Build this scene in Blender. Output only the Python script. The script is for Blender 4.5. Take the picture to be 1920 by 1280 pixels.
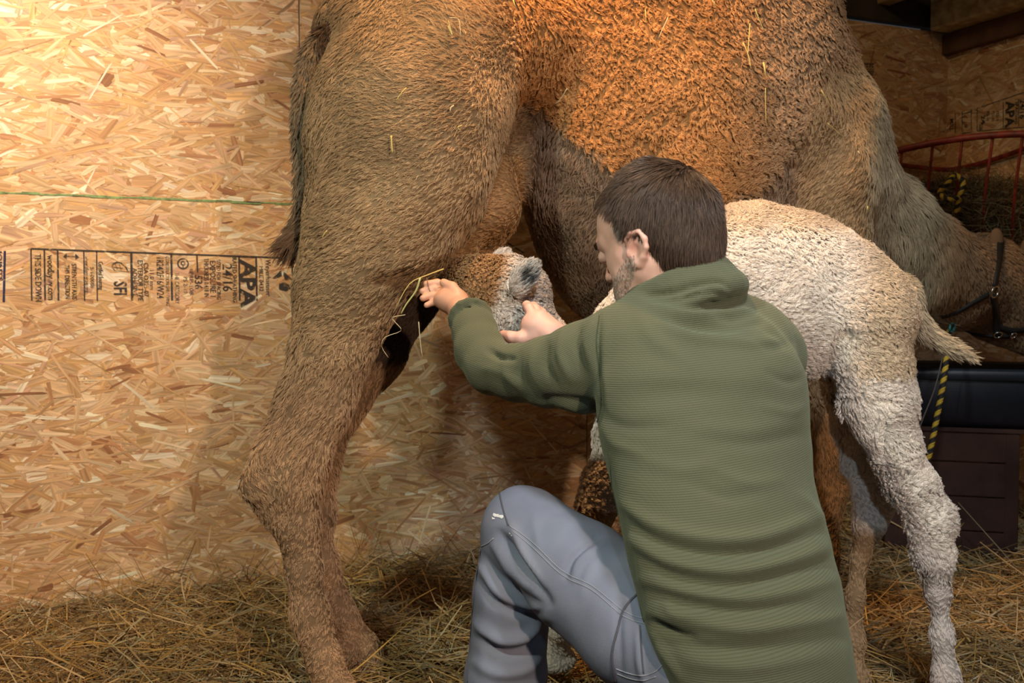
import bpy, math, random
import numpy as np
from mathutils import Vector, Matrix
from mathutils.bvhtree import BVHTree

for o in list(bpy.data.objects): bpy.data.objects.remove(o)
random.seed(7); rng = np.random.default_rng(7)
scene = bpy.context.scene
COL = scene.collection
FX = 1920 * 35 / 36.0
CAMZ, HOR = 0.97, 560.0
PITCH = math.atan((640 - HOR) / FX)

# ---------------------------------------------------------------- camera
cam_d = bpy.data.cameras.new('camera'); cam = bpy.data.objects.new('camera', cam_d); COL.objects.link(cam)
cam_d.sensor_width = 36; cam_d.lens = 35
cam.location = (0, 0, CAMZ); cam.rotation_euler = (math.pi / 2 - PITCH, 0, 0)
cam_d.dof.use_dof = True; cam_d.dof.focus_distance = 2.0; cam_d.dof.aperture_fstop = 7.0
scene.camera = cam

# ---------------------------------------------------------------- world and lights
world = bpy.data.worlds.new('world'); scene.world = world; world.use_nodes = True
bg = world.node_tree.nodes['Background']; bg.inputs[0].default_value = (0.62, 0.66, 0.72, 1); bg.inputs[1].default_value = 0.075

def lamp(name, loc, power, color, radius=0.05, spot=None, target=None, blend=0.6):
    d = bpy.data.lights.new(name, 'SPOT' if spot else 'POINT')
    d.energy = power; d.color = color; d.shadow_soft_size = radius
    o = bpy.data.objects.new(name, d); COL.objects.link(o); o.location = loc
    if spot:
        d.spot_size = math.radians(spot); d.spot_blend = blend
        o.rotation_euler = (Vector(target) - Vector(loc)).to_track_quat('-Z', 'Y').to_euler()
    return o
lamp('warm_lamp', (0.98, -0.85, 1.72), 185, (1.0, 0.74, 0.55), 0.05, spot=62, target=(-0.35, 2.6, 0.95), blend=0.8)
lamp('work_lamp', (-0.95, 0.20, 2.30), 120, (0.90, 1.0, 0.84), 0.06, spot=75, target=(0.05, 2.0, 0.75), blend=0.9)
lamp('wall_lamp', (-1.15, 1.60, 2.60), 270, (1.0, 0.80, 0.60), 0.07, spot=92, target=(-1.85, 2.9, 1.6), blend=1.0)
lamp('heat_lamp', (0.05, 2.05, 2.50), 110, (1.0, 0.53, 0.20), 0.07, spot=110, target=(0.40, 2.6, 1.2), blend=0.9)
lamp('cool_lamp', (0.45, 0.75, 2.60), 120, (0.90, 0.96, 1.0), 0.12, spot=70, target=(0.70, 2.2, 0.75), blend=0.9)
lamp('leg_fill', (0.30, -0.60, 1.45), 55, (0.66, 0.84, 1.0), 0.05, spot=34, target=(0.72, 2.3, 0.42), blend=1.0)  # added cool fill, no real lamp; brightens the calf's far hind leg
lamp('far_fill', (1.25, 3.05, 2.60), 7, (1.0, 0.70, 0.38), 0.06)  # added fill with no known lamp, lifts the right wall and top beam

vs = scene.view_settings
scene.display_settings.display_device = 'sRGB'
vs.view_transform = 'Standard'; vs.look = 'None'; vs.gamma = 1.0; vs.exposure = 0.0; vs.use_curve_mapping = False
scene.cycles.max_bounces = 5; scene.cycles.diffuse_bounces = 3; scene.cycles.glossy_bounces = 2
try: scene.cycles_curves.shape = 'RIBBONS'
except Exception: pass

# ---------------------------------------------------------------- projection helpers
cp, sp_ = math.cos(PITCH), math.sin(PITCH)
def ray(px, py):
    x = (px - 960) / FX; y = -(py - 640) / FX
    return np.array([x, cp + y * sp_, -sp_ + y * cp])      # through the lens, camera at (0,0,CAMZ)
def P(px, py, Y):
    r = ray(px, py); t = Y / r[1]
    return np.array([r[0] * t, Y, CAMZ + r[2] * t])
def proj(p):
    p = np.asarray(p, dtype=float).reshape(-1, 3)
    x, y, z = p[:, 0], p[:, 1], p[:, 2] - CAMZ
    d = y * cp - z * sp_; v = y * sp_ + z * cp
    d = np.maximum(d, 1e-3)
    return np.stack([960 + FX * x / d, 640 - FX * v / d], 1)
def PR(rpx, Y): return rpx / FX * Y

# ---------------------------------------------------------------- object helpers
def tag(o, label=None, cat=None, group=None, kind=None):
    if label: o['label'] = label
    if cat: o['category'] = cat
    if group: o['group'] = group
    if kind: o['kind'] = kind
    return o
def empty(name, loc=(0, 0, 0), parent=None):
    o = bpy.data.objects.new(name, None); COL.objects.link(o); o.location = loc
    o.empty_display_size = 0.1
    if parent: o.parent = parent
    return o
def link(name, data, mat=None, parent=None):
    o = bpy.data.objects.new(name, data); COL.objects.link(o)
    if mat is not None and hasattr(data, 'materials'):
        if len(data.materials) == 0: data.materials.append(mat)
    if parent is not None:
        o.parent = parent
        o.matrix_parent_inverse = parent.matrix_basis.inverted()
    return o
def mesh_np(name, V, F, mat=None, parent=None, smooth=True, col=None, uv=None, colname='tint'):
    """V (n,3); F list of arrays (m,3) and/or (m,4)"""
    me = bpy.data.meshes.new(name)
    if isinstance(F, np.ndarray): F = [F]
    F = [f for f in F if len(f)]
    idx = np.concatenate([f.reshape(-1) for f in F]).astype(np.int32)
    sizes = np.concatenate([np.full(len(f), f.shape[1], dtype=np.int32) for f in F])
    starts = np.concatenate([[0], np.cumsum(sizes)[:-1]]).astype(np.int32)
    me.vertices.add(len(V)); me.vertices.foreach_set('co', np.asarray(V, dtype=np.float32).reshape(-1))
    me.loops.add(len(idx)); me.loops.foreach_set('vertex_index', idx)
    me.polygons.add(len(sizes)); me.polygons.foreach_set('loop_start', starts)
    try: me.polygons.foreach_set('loop_total', sizes)
    except Exception: pass
    me.update(calc_edges=True)
    me.validate()
    me.polygons.foreach_set('use_smooth', np.full(len(me.polygons), smooth, dtype=bool))
    if col is not None:
        a = me.attributes.new(colname, 'FLOAT_COLOR', 'POINT')
        c = np.ones((len(V), 4), dtype=np.float32); c[:, :3] = col
        a.data.foreach_set('color', c.reshape(-1))
    if uv is not None:
        a = me.attributes.new('guv', 'FLOAT_VECTOR', 'POINT')
        u = np.zeros((len(V), 3), dtype=np.float32); u[:, :uv.shape[1]] = uv
        a.data.foreach_set('vector', u.reshape(-1))
    return link(name, me, mat, parent)

def hash3(i, j, k, s):
    n = (i * 374761393 + j * 668265263 + k * 2147483647 + s * 1274126177) & 0xffffffff
    n = ((n ^ (n >> 13)) * 1274126177) & 0xffffffff
    n = (n ^ (n >> 16)) & 0xffffffff
    return n.astype(np.float64) / 4294967295.0
def vnoise(p, scale=1.0, seed=0):
    q = np.asarray(p, dtype=np.float64) * scale
    i = np.floor(q).astype(np.int64); f = q - i; f = f * f * (3 - 2 * f)
    out = 0
    for a in (0, 1):
        for b in (0, 1):
            for c in (0, 1):
                w = (f[:, 0] if a else 1 - f[:, 0]) * (f[:, 1] if b else 1 - f[:, 1]) * (f[:, 2] if c else 1 - f[:, 2])
                out = out + w * hash3(i[:, 0] + a, i[:, 1] + b, i[:, 2] + c, seed)
    return out * 2 - 1

# ---------------------------------------------------------------- implicit bodies
class Field:
    def __init__(s, lo, hi, h):
        s.lo = np.array(lo, float); s.h = h
        s.n = np.ceil((np.array(hi, float) - s.lo) / h).astype(int) + 1
        s.ax = [s.lo[i] + h * np.arange(s.n[i]) for i in range(3)]
        s.d = np.full(s.n, 0.2, dtype=np.float32)
    def _sub(s, lo, hi):
        sl = []
        for i in range(3):
            a = int(np.clip(math.floor((lo[i] - s.lo[i]) / s.h), 0, s.n[i])); b = int(np.clip(math.ceil((hi[i] - s.lo[i]) / s.h) + 1, 0, s.n[i]))
            if b <= a: return None, None
            sl.append(slice(a, b))
        g = [s.ax[0][sl[0]][:, None, None], s.ax[1][sl[1]][None, :, None], s.ax[2][sl[2]][None, None, :]]
        return tuple(sl), g
    def _put(s, sl, e, k, neg=False):
        a = s.d[sl]
        e = e.astype(np.float32)
        if neg:
            h = np.maximum(k - np.abs(a + e), 0) / k
            s.d[sl] = np.maximum(a, -e) + h * h * k * .25
        else:
            h = np.maximum(k - np.abs(a - e), 0) / k
            s.d[sl] = np.minimum(a, e) - h * h * k * .25
    def cone(s, a, ra, b, rb, k=.03, neg=False):
        a = np.array(a, float); b = np.array(b, float); m = max(ra, rb) + k + 2 * s.h + .02
        sl, g = s._sub(np.minimum(a, b) - m, np.maximum(a, b) + m)
        if sl is None: return
        ba = b - a; L2 = max(ba @ ba, 1e-12)
        t = ((g[0] - a[0]) * ba[0] + (g[1] - a[1]) * ba[1] + (g[2] - a[2]) * ba[2]) / L2
        t = np.clip(t, 0, 1)
        e = np.sqrt((g[0] - a[0] - t * ba[0]) ** 2 + (g[1] - a[1] - t * ba[1]) ** 2 + (g[2] - a[2] - t * ba[2]) ** 2) - (ra + (rb - ra) * t)
        s._put(sl, e, k, neg)
    def chain(s, pts, k=.03):
        for (a, ra), (b, rb) in zip(pts[:-1], pts[1:]): s.cone(a, ra, b, rb, k)
    def ell(s, c, r, R=None, k=.03, neg=False):
        c = np.array(c, float); r = np.array(r, float); m = max(r) + k + 2 * s.h + .02
        sl, g = s._sub(c - m, c + m)
        if sl is None: return
        x, y, z = g[0] - c[0], g[1] - c[1], g[2] - c[2]
        if R is not None:
            R = np.array(R, float)      # rows = local axes
            x, y, z = (R[0, 0] * x + R[0, 1] * y + R[0, 2] * z, R[1, 0] * x + R[1, 1] * y + R[1, 2] * z, R[2, 0] * x + R[2, 1] * y + R[2, 2] * z)
        k0 = np.sqrt((x / r[0]) ** 2 + (y / r[1]) ** 2 + (z / r[2]) ** 2)
        k1 = np.sqrt((x / r[0] ** 2) ** 2 + (y / r[1] ** 2) ** 2 + (z / r[2] ** 2) ** 2)
        s._put(sl, k0 * (k0 - 1) / np.maximum(k1, 1e-6), k, neg)
    def stack(s, levels, ang, k=.03):
        """ellipse stack: levels = (z, cx, cy, rx, ry), ang = yaw of the rx axis"""
        L = np.array(sorted(levels), float); m = L[:, 3:5].max() + k + .06
        lo = np.array([L[:, 1].min() - m, L[:, 2].min() - m, L[0, 0] - .06]); hi = np.array([L[:, 1].max() + m, L[:, 2].max() + m, L[-1, 0] + .06])
        sl, g = s._sub(lo, hi)
        z = g[2].ravel(); zc = np.clip(z, L[0, 0], L[-1, 0])
        cx, cy, rx, ry = [np.interp(zc, L[:, 0], L[:, i])[None, None, :] for i in range(1, 5)]
        ca, sa = math.cos(ang), math.sin(ang)
        x = (g[0] - cx) * ca + (g[1] - cy) * sa; y = -(g[0] - cx) * sa + (g[1] - cy) * ca
        q = np.sqrt((x / rx) ** 2 + (y / ry) ** 2); q1 = np.sqrt((x / rx ** 2) ** 2 + (y / ry ** 2) ** 2)
        e = q * (q - 1) / np.maximum(q1, 1e-6)
        dz = np.abs(z - zc)[None, None, :]
        e = np.where(dz > 0, np.sqrt(np.maximum(e, 0) ** 2 + dz ** 2) + np.minimum(e, 0) * 0, e)
        s._put(sl, e, k)
    def cut(s, p, n, k=.004):
        """remove the half space on the side n points to"""
        n = np.array(n, float); n /= np.linalg.norm(n)
        e = (s.ax[0][:, None, None] - p[0]) * n[0] + (s.ax[1][None, :, None] - p[1]) * n[1] + (s.ax[2][None, None, :] - p[2]) * n[2]
        s.d = np.maximum(s.d, e.astype(np.float32))
    def surf(s):
        d = s.d.copy()
        d[0], d[-1] = np.maximum(d[0], 1e-3), np.maximum(d[-1], 1e-3); d[:, 0] = np.maximum(d[:, 0], 1e-3); d[:, -1] = np.maximum(d[:, -1], 1e-3)
        d[:, :, 0] = np.maximum(d[:, :, 0], 1e-3); d[:, :, -1] = np.maximum(d[:, :, -1], 1e-3)
        ins = d < 0
        c = np.zeros(np.array(d.shape) - 1, dtype=np.int8)
        for a in (0, 1):
            for b in (0, 1):
                for e in (0, 1):
                    c += ins[a:d.shape[0] - 1 + a, b:d.shape[1] - 1 + b, e:d.shape[2] - 1 + e]
        act = (c > 0) & (c < 8)
        I = np.argwhere(act)
        idx = np.full(act.shape, -1, dtype=np.int64); idx[tuple(I.T)] = np.arange(len(I))
        acc = np.zeros((len(I), 3)); cnt = np.zeros(len(I))
        corners = [(a, b, e) for a in (0, 1) for b in (0, 1) for e in (0, 1)]
        for c0 in corners:
            for ax in range(3):
                if c0[ax]: continue
                c1 = list(c0); c1[ax] = 1
                v0 = d[I[:, 0] + c0[0], I[:, 1] + c0[1], I[:, 2] + c0[2]].astype(float)
                v1 = d[I[:, 0] + c1[0], I[:, 1] + c1[1], I[:, 2] + c1[2]].astype(float)
                m = (v0 < 0) != (v1 < 0)
                t = np.where(m, v0 / np.where(m, v0 - v1, 1), 0)
                pt = np.tile(np.array(c0, float), (len(I), 1)); pt[:, ax] += t
                acc[m] += pt[m]; cnt[m] += 1
        V = s.lo + (I + acc / cnt[:, None]) * s.h
        Fs = []
        for ax in range(3):
            o1, o2 = [(1, 2), (2, 0), (0, 1)][ax]
            sa = [slice(None)] * 3; sb = [slice(None)] * 3
            sa[ax] = slice(0, -1); sb[ax] = slice(1, None)
            A, B = ins[tuple(sa)], ins[tuple(sb)]
            E = np.argwhere(A != B)
            ok = (E[:, o1] > 0) & (E[:, o2] > 0) & (E[:, o1] < d.shape[o1] - 1) & (E[:, o2] < d.shape[o2] - 1)
            E = E[ok]
            flip = ~A[tuple(E.T)]
            q = []
            for (u, v) in ((-1, -1), (0, -1), (0, 0), (-1, 0)):
                e = E.copy(); e[:, o1] += u; e[:, o2] += v
                q.append(idx[tuple(e.T)])
            q = np.stack(q, 1)
            q[flip] = q[flip][:, ::-1]
            Fs.append(q)
        F = np.concatenate(Fs)
        F = F[(F >= 0).all(1)]
        return V, F

def vnormals(V, F):
    a, b, c, d = V[F[:, 0]], V[F[:, 1]], V[F[:, 2]], V[F[:, -1]]
    n = np.cross(c - a, d - b) if F.shape[1] == 4 else np.cross(b - a, c - a)
    N = np.zeros_like(V)
    for i in range(F.shape[1]): np.add.at(N, F[:, i], n)
    return N / np.maximum(np.linalg.norm(N, axis=1, keepdims=True), 1e-12)
def smooth_mesh(V, F, it=2, lam=.5):
    V = V.copy()
    E = np.concatenate([F[:, [i, (i + 1) % F.shape[1]]] for i in range(F.shape[1])])
    for _ in range(it):
        S = np.zeros_like(V); c = np.zeros(len(V))
        np.add.at(S, E[:, 0], V[E[:, 1]]); np.add.at(c, E[:, 0], 1)
        np.add.at(S, E[:, 1], V[E[:, 0]]); np.add.at(c, E[:, 1], 1)
        V += lam * (S / np.maximum(c, 1)[:, None] - V)
    return V
def seg_dist(q, poly):
    """distance of pixel points q to polyline, and parameter 0..1 along it"""
    poly = np.array(poly, float); best = np.full(len(q), 1e9); par = np.zeros(len(q)); n = len(poly) - 1
    for i in range(n):
        a, b = poly[i], poly[i + 1]; ba = b - a
        t = np.clip(((q - a) @ ba) / (ba @ ba), 0, 1)
        d = np.linalg.norm(q - a - t[:, None] * ba, axis=1)
        m = d < best; best[m] = d[m]; par[m] = (i + t[m]) / n
    return best, par
def spline(pts, n=8):
    p = np.array(pts, float)
    if len(p) < 3: return p
    out = []
    q = np.vstack([2 * p[0] - p[1], p, 2 * p[-1] - p[-2]])
    for i in range(1, len(q) - 2):
        for t in np.arange(n) / n:
            out.append(.5 * ((2 * q[i]) + (-q[i - 1] + q[i + 1]) * t + (2 * q[i - 1] - 5 * q[i] + 4 * q[i + 1] - q[i + 2]) * t * t + (-q[i - 1] + 3 * q[i] - 3 * q[i + 1] + q[i + 2]) * t ** 3))
    out.append(p[-1]); return np.array(out)
def folds(V, N, lst, facing=None):
    """real cloth folds: ridges (+) and valleys (-) raised along lines lying on the near side of the cloth"""
    q = proj(V); view = V - np.array([0, 0, CAMZ]); view /= np.linalg.norm(view, axis=1, keepdims=True)
    f = np.clip(-(N * view).sum(1) * 2.5, 0, 1)
    D = np.zeros(len(V))
    for (pts, amp, w) in lst:
        d, t = seg_dist(q, spline(pts, 5))
        D += amp * np.exp(-(d / w) ** 2) * np.sin(np.pi * np.clip(t * .9 + .05, 0, 1)) ** .5
    return V + N * (D * f)[:, None]

def tube(path, r, sides=8, closed=False, caps=True, flat=1.0, up=(0, 0, 1)):
    p = np.array(path, float); n = len(p)
    r = np.full(n, r) if np.isscalar(r) else np.array(r)
    if closed: t = np.roll(p, -1, 0) - np.roll(p, 1, 0)
    else: t = np.gradient(p, axis=0)
    t /= np.maximum(np.linalg.norm(t, axis=1, keepdims=True), 1e-9)
    u = np.array(up, float); u = u if abs(t[0] @ u) < .95 else np.array([1., .2, 0])
    U = u - (t @ u)[:, None] * t; U /= np.maximum(np.linalg.norm(U, axis=1, keepdims=True), 1e-9)
    W = np.cross(t, U)
    a = np.arange(sides) / sides * 2 * np.pi
    V = p[:, None, :] + r[:, None, None] * (np.cos(a)[None, :, None] * W[:, None, :] + flat * np.sin(a)[None, :, None] * U[:, None, :])
    V = V.reshape(-1, 3); F = []
    m = n if closed else n - 1
    i, j = np.meshgrid(np.arange(m), np.arange(sides), indexing='ij'); i = i.ravel(); j = j.ravel()
    i2 = (i + 1) % n; j2 = (j + 1) % sides
    F = np.stack([i * sides + j, i * sides + j2, i2 * sides + j2, i2 * sides + j], 1)
    T = []
    if caps and not closed:
        V = np.vstack([V, p[0], p[-1]]); c0, c1 = len(V) - 2, len(V) - 1
        for k in range(sides):
            k2 = (k + 1) % sides
            T.append((c0, k2, k)); T.append((c1, (n - 1) * sides + k, (n - 1) * sides + k2))
    return V, F, np.array(T, dtype=int).reshape(-1, 3)
def join(parts):
    V = []; Q = []; T = []; o = 0
    for p in parts:
        V.append(p[0])
        for f in p[1:]:
            if len(f): (Q if f.shape[1] == 4 else T).append(f + o)
        o += len(p[0])
    return np.vstack(V), [np.vstack(x) for x in (Q, T) if x]
def box(c, s, R=None, bev=0.0):
    """bevelled box (chamfered); c centre, s full size, R rows = axes"""
    h = np.array(s, float) / 2; b = min(bev, *(h * .9)) if bev else 0
    if b == 0:
        V = np.array([[x, y, z] for x in (-1, 1) for y in (-1, 1) for z in (-1, 1)], float) * h
        F = np.array([[0, 1, 3, 2], [4, 6, 7, 5], [0, 4, 5, 1], [2, 3, 7, 6], [0, 2, 6, 4], [1, 5, 7, 3]])
        T = np.zeros((0, 3), int)
    else:
        V = []; ids = {}
        for sx in (-1, 1):
            for sy in (-1, 1):
                for sz in (-1, 1):
                    s3 = np.array([sx, sy, sz]); q = s3 * (h - b)
                    for ax in range(3):
                        v = q.copy(); v[ax] = s3[ax] * h[ax]; ids[(sx, sy, sz, ax)] = len(V); V.append(v)
        V = np.array(V); F = []; T = []
        for ax in range(3):
            o1, o2 = (ax + 1) % 3, (ax + 2) % 3
            for sg in (-1, 1):
                f = []
                for (u, v) in ((-1, -1), (1, -1), (1, 1), (-1, 1)):
                    k = [0, 0, 0]; k[ax] = sg; k[o1] = u; k[o2] = v; f.append(ids[(*k, ax)])
                F.append(f if sg > 0 else f[::-1])
            for u in (-1, 1):
                for v in (-1, 1):
                    k0 = [0, 0, 0]; k0[o1] = u; k0[o2] = v; k1 = list(k0); k0[ax] = -1; k1[ax] = 1
                    f = [ids[(*k0, o1)], ids[(*k1, o1)], ids[(*k1, o2)], ids[(*k0, o2)]]
                    F.append(f if u * v > 0 else f[::-1])
        for k in [(a, b_, c_) for a in (-1, 1) for b_ in (-1, 1) for c_ in (-1, 1)]:
            f = [ids[(*k, 0)], ids[(*k, 1)], ids[(*k, 2)]]
            T.append(f if k[0] * k[1] * k[2] > 0 else f[::-1])
        F = np.array(F); T = np.array(T)
    if R is not None: V = V @ np.array(R, float)
    return V + np.array(c, float), F, T

# ---------------------------------------------------------------- materials
def nodes(name):
    m = bpy.data.materials.new(name); m.use_nodes = True; nt = m.node_tree
    b = nt.nodes['Principled BSDF']; return m, nt, b
def N_(nt, t, **kw):
    n = nt.nodes.new(t)
    for k, v in kw.items():
        if k.startswith('i_'): n.inputs[k[2:].replace('_', ' ')].default_value = v
        else: setattr(n, k, v)
    return n
def mixc(nt, fac, a, b, mode='MIX'):
    n = nt.nodes.new('ShaderNodeMix'); n.data_type = 'RGBA'; n.blend_type = mode
    for s, v in ((0, fac), (6, a), (7, b)):
        if hasattr(v, 'links') or isinstance(v, bpy.types.NodeSocket): nt.links.new(v, n.inputs[s])
        else: n.inputs[s].default_value = v if s == 0 else (*v, 1)[:4]
    return n.outputs[2]
def simple(name, col, rough=.6, metal=0, noise=0.0, nscale=20, bump=0.0, bscale=80, spec=.5, col2=None):
    m, nt, b = nodes(name)
    b.inputs['Roughness'].default_value = rough; b.inputs['Metallic'].default_value = metal
    b.inputs['Specular IOR Level'].default_value = spec
    tc = N_(nt, 'ShaderNodeTexCoord')
    if noise or col2:
        nz = N_(nt, 'ShaderNodeTexNoise'); nz.inputs['Scale'].default_value = nscale; nz.inputs['Detail'].default_value = 5
        nt.links.new(tc.outputs['Object'], nz.inputs['Vector'])
        c2 = col2 or tuple(c * (1 - noise) for c in col)
        cr = N_(nt, 'ShaderNodeMapRange'); cr.inputs[1].default_value = .35; cr.inputs[2].default_value = .65
        nt.links.new(nz.outputs[0], cr.inputs[0])
        nt.links.new(mixc(nt, cr.outputs[0], col, c2), b.inputs['Base Color'])
    else: b.inputs['Base Color'].default_value = (*col, 1)
    if bump:
        n2 = N_(nt, 'ShaderNodeTexNoise'); n2.inputs['Scale'].default_value = bscale; n2.inputs['Detail'].default_value = 4
        nt.links.new(tc.outputs['Object'], n2.inputs['Vector'])
        bp = N_(nt, 'ShaderNodeBump'); bp.inputs['Strength'].default_value = bump; bp.inputs['Distance'].default_value = .004
        nt.links.new(n2.outputs[0], bp.inputs['Height']); nt.links.new(bp.outputs[0], b.inputs['Normal'])
    return m
def attr_mat(name, rough=.8, grain=0.0, gscale=(6, 60, 1), bump=.0, spec=.3, attr='tint', oscale=0, ovar=0):
    m, nt, b = nodes(name); b.inputs['Roughness'].default_value = rough; b.inputs['Specular IOR Level'].default_value = spec
    a = N_(nt, 'ShaderNodeAttribute', attribute_name=attr); c = a.outputs['Color']
    if grain:
        g = N_(nt, 'ShaderNodeAttribute', attribute_name='guv'); mp = N_(nt, 'ShaderNodeMapping'); mp.inputs['Scale'].default_value = gscale
        nt.links.new(g.outputs['Vector'], mp.inputs['Vector'])
        nz = N_(nt, 'ShaderNodeTexNoise'); nz.inputs['Scale'].default_value = 1; nz.inputs['Detail'].default_value = 4
        nt.links.new(mp.outputs[0], nz.inputs['Vector'])
        mr = N_(nt, 'ShaderNodeMapRange'); mr.inputs[1].default_value = .3; mr.inputs[2].default_value = .7; mr.inputs[3].default_value = 1 - grain; mr.inputs[4].default_value = 1 + grain * .6
        nt.links.new(nz.outputs[0], mr.inputs[0])
        v = N_(nt, 'ShaderNodeVectorMath', operation='SCALE'); nt.links.new(c, v.inputs[0]); nt.links.new(mr.outputs[0], v.inputs['Scale']); c = v.outputs[0]
        if bump:
            bp = N_(nt, 'ShaderNodeBump'); bp.inputs['Strength'].default_value = bump; bp.inputs['Distance'].default_value = .002
            nt.links.new(nz.outputs[0], bp.inputs['Height']); nt.links.new(bp.outputs[0], b.inputs['Normal'])
    nt.links.new(c, b.inputs['Base Color'])
    return m
def hair_mat(name, rough=.55, var=.25, spec=.25):
    m, nt, b = nodes(name); b.inputs['Roughness'].default_value = rough; b.inputs['Specular IOR Level'].default_value = spec
    a = N_(nt, 'ShaderNodeAttribute', attribute_name='tint'); hi = N_(nt, 'ShaderNodeHairInfo')
    mr = N_(nt, 'ShaderNodeMapRange'); mr.inputs[3].default_value = 1 - var; mr.inputs[4].default_value = 1 + var
    nt.links.new(hi.outputs['Random'], mr.inputs[0])
    v = N_(nt, 'ShaderNodeVectorMath', operation='SCALE'); nt.links.new(a.outputs['Color'], v.inputs[0]); nt.links.new(mr.outputs[0], v.inputs['Scale'])
    nt.links.new(v.outputs[0], b.inputs['Base Color'])
    return m

# ---------------------------------------------------------------- hair
def sample(V, F, n, weight=None):
    """n random points on quads; returns pos, face index"""
    a, b, c, d = V[F[:, 0]], V[F[:, 1]], V[F[:, 2]], V[F[:, 3]]
    A = .5 * np.linalg.norm(np.cross(c - a, d - b), axis=1)
    if weight is not None: A = A * weight
    f = rng.choice(len(F), n, p=A / A.sum())
    u, v = rng.random((2, n, 1))
    p = (a[f] * (1 - u) + b[f] * u) * (1 - v) + (d[f] * (1 - u) + c[f] * u) * v
    return p, f
def strands(name, root, nrm, comb, L, curl=0, freq=9, lock=1, spread=.004, lift=.5, K=6, rad=.0007, tint=(.3, .2, .1), mat=None, parent=None, tip=.25, converge=.7, jitter=.15, gravity=0):
    """locks of hair. root/nrm/comb (m,3) per lock; L, curl, freq scalars or (m,) ; tint (m,3)"""
    m = len(root); q = lock
    bc = lambda x: np.repeat(np.broadcast_to(np.asarray(x, float), (m,)), q)[:, None, None]
    R = np.repeat(root, q, 0); Nn = np.repeat(nrm, q, 0)
    c = comb - (comb * nrm).sum(1, keepdims=True) * nrm; c /= np.maximum(np.linalg.norm(c, axis=1, keepdims=True), 1e-6)
    C = np.repeat(c, q, 0); T = np.cross(Nn, C)
    off = rng.normal(size=(m * q, 2)) * np.asarray(np.repeat(np.broadcast_to(np.asarray(spread, float), (m,)), q))[:, None] * .6
    s = np.linspace(0, 1, K)[None, :, None]
    Lx = bc(L) * (1 + jitter * rng.normal(size=(m * q, 1, 1)))
    ph = np.repeat(rng.random(m) * 6.283, q)[:, None, None] + rng.normal(size=(m * q, 1, 1)) * .25
    lf = bc(lift)
    a = np.clip(np.arccos(np.clip(1 - lf, -1, 1)), .1, 1.5)
    base = R[:, None, :] + (C * off[:, :1] + T * off[:, 1:])[:, None, :] * (1 - converge * s)
    up = Nn[:, None, :] * Lx * lf * (s - .45 * s * s) * 1.4
    al = C[:, None, :] * Lx * np.sqrt(np.clip(1 - lf ** 2, .05, 1)) * s
    om = bc(freq) * s + ph
    cr = bc(curl) * s ** .6
    cu = (C[:, None, :] * np.cos(om) * .8 + Nn[:, None, :] * np.sin(om) * .45 + T[:, None, :] * np.sin(om + .9)) * cr
    pts = base + up + al + cu - (C[:, None, :] * np.cos(ph) * .8 + Nn[:, None, :] * 0 + T[:, None, :] * np.sin(ph + .9)) * cr * 0
    pts[:, :, 2] -= (gravity * Lx * s * s)[:, :, 0]
    n = m * q
    h = bpy.data.hair_curves.new(name); h.add_curves([K] * n)
    h.position_data.foreach_set('vector', pts.astype(np.float32).reshape(-1))
    rr = np.broadcast_to(np.asarray(rad, float), (m,)); rr = np.repeat(rr, q)[:, None] * (1 - (1 - tip) * np.linspace(0, 1, K)[None, :] ** 1.5)
    at = h.attributes.get('radius') or h.attributes.new('radius', 'FLOAT', 'POINT')
    at.data.foreach_set('value', rr.astype(np.float32).reshape(-1))
    t = np.repeat(np.broadcast_to(np.asarray(tint, float), (m, 3)), q, 0)
    at = h.attributes.new('tint', 'FLOAT_COLOR', 'CURVE')
    cc = np.ones((n, 4), dtype=np.float32); cc[:, :3] = t
    at.data.foreach_set('color', cc.reshape(-1))
    h.materials.append(mat)
    o = link(name, h, None, parent)
    return o
# ================================================================ ROOM
UW = np.array([.919, .394, 0]); UW /= np.linalg.norm(UW); VW = np.array([-UW[1], UW[0], 0]); ZZ = np.array([0, 0, 1.])
W0 = np.array([-1.568, 3.05, 0])
T_CORNER = 3.86
CORNER = W0 + UW * T_CORNER
def on_plane(px, py, p0, n):
    r = ray(px, py); o = np.array([0, 0, CAMZ]); t = ((p0 - o) @ n) / (r @ n); return o + r * t
def wall_pt(px, py, off=0.0): return on_plane(px, py, W0 - VW * off, VW)
def wall2_pt(px, py, off=0.0): return on_plane(px, py, CORNER - UW * off, UW)

m_board = simple('osb_board', (.50, .32, .16), .75, noise=.3, nscale=30, bump=.3)
m_flake = attr_mat('osb_flakes', .62, grain=.35, gscale=(7, 130, 1), bump=.25, spec=.25)
m_green = simple('green_edge_paint', (.28, .42, .16), .7, noise=.5, nscale=60)
m_dark = simple('dark_wood', (.06, .045, .03), .85, noise=.5, nscale=8, bump=.3)
m_lumber = simple('pale_lumber', (.50, .36, .15), .7, noise=.25, nscale=12)
m_ground = simple('trodden_bedding', (.055, .038, .020), .95, noise=.5, nscale=25, bump=.6)

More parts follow.
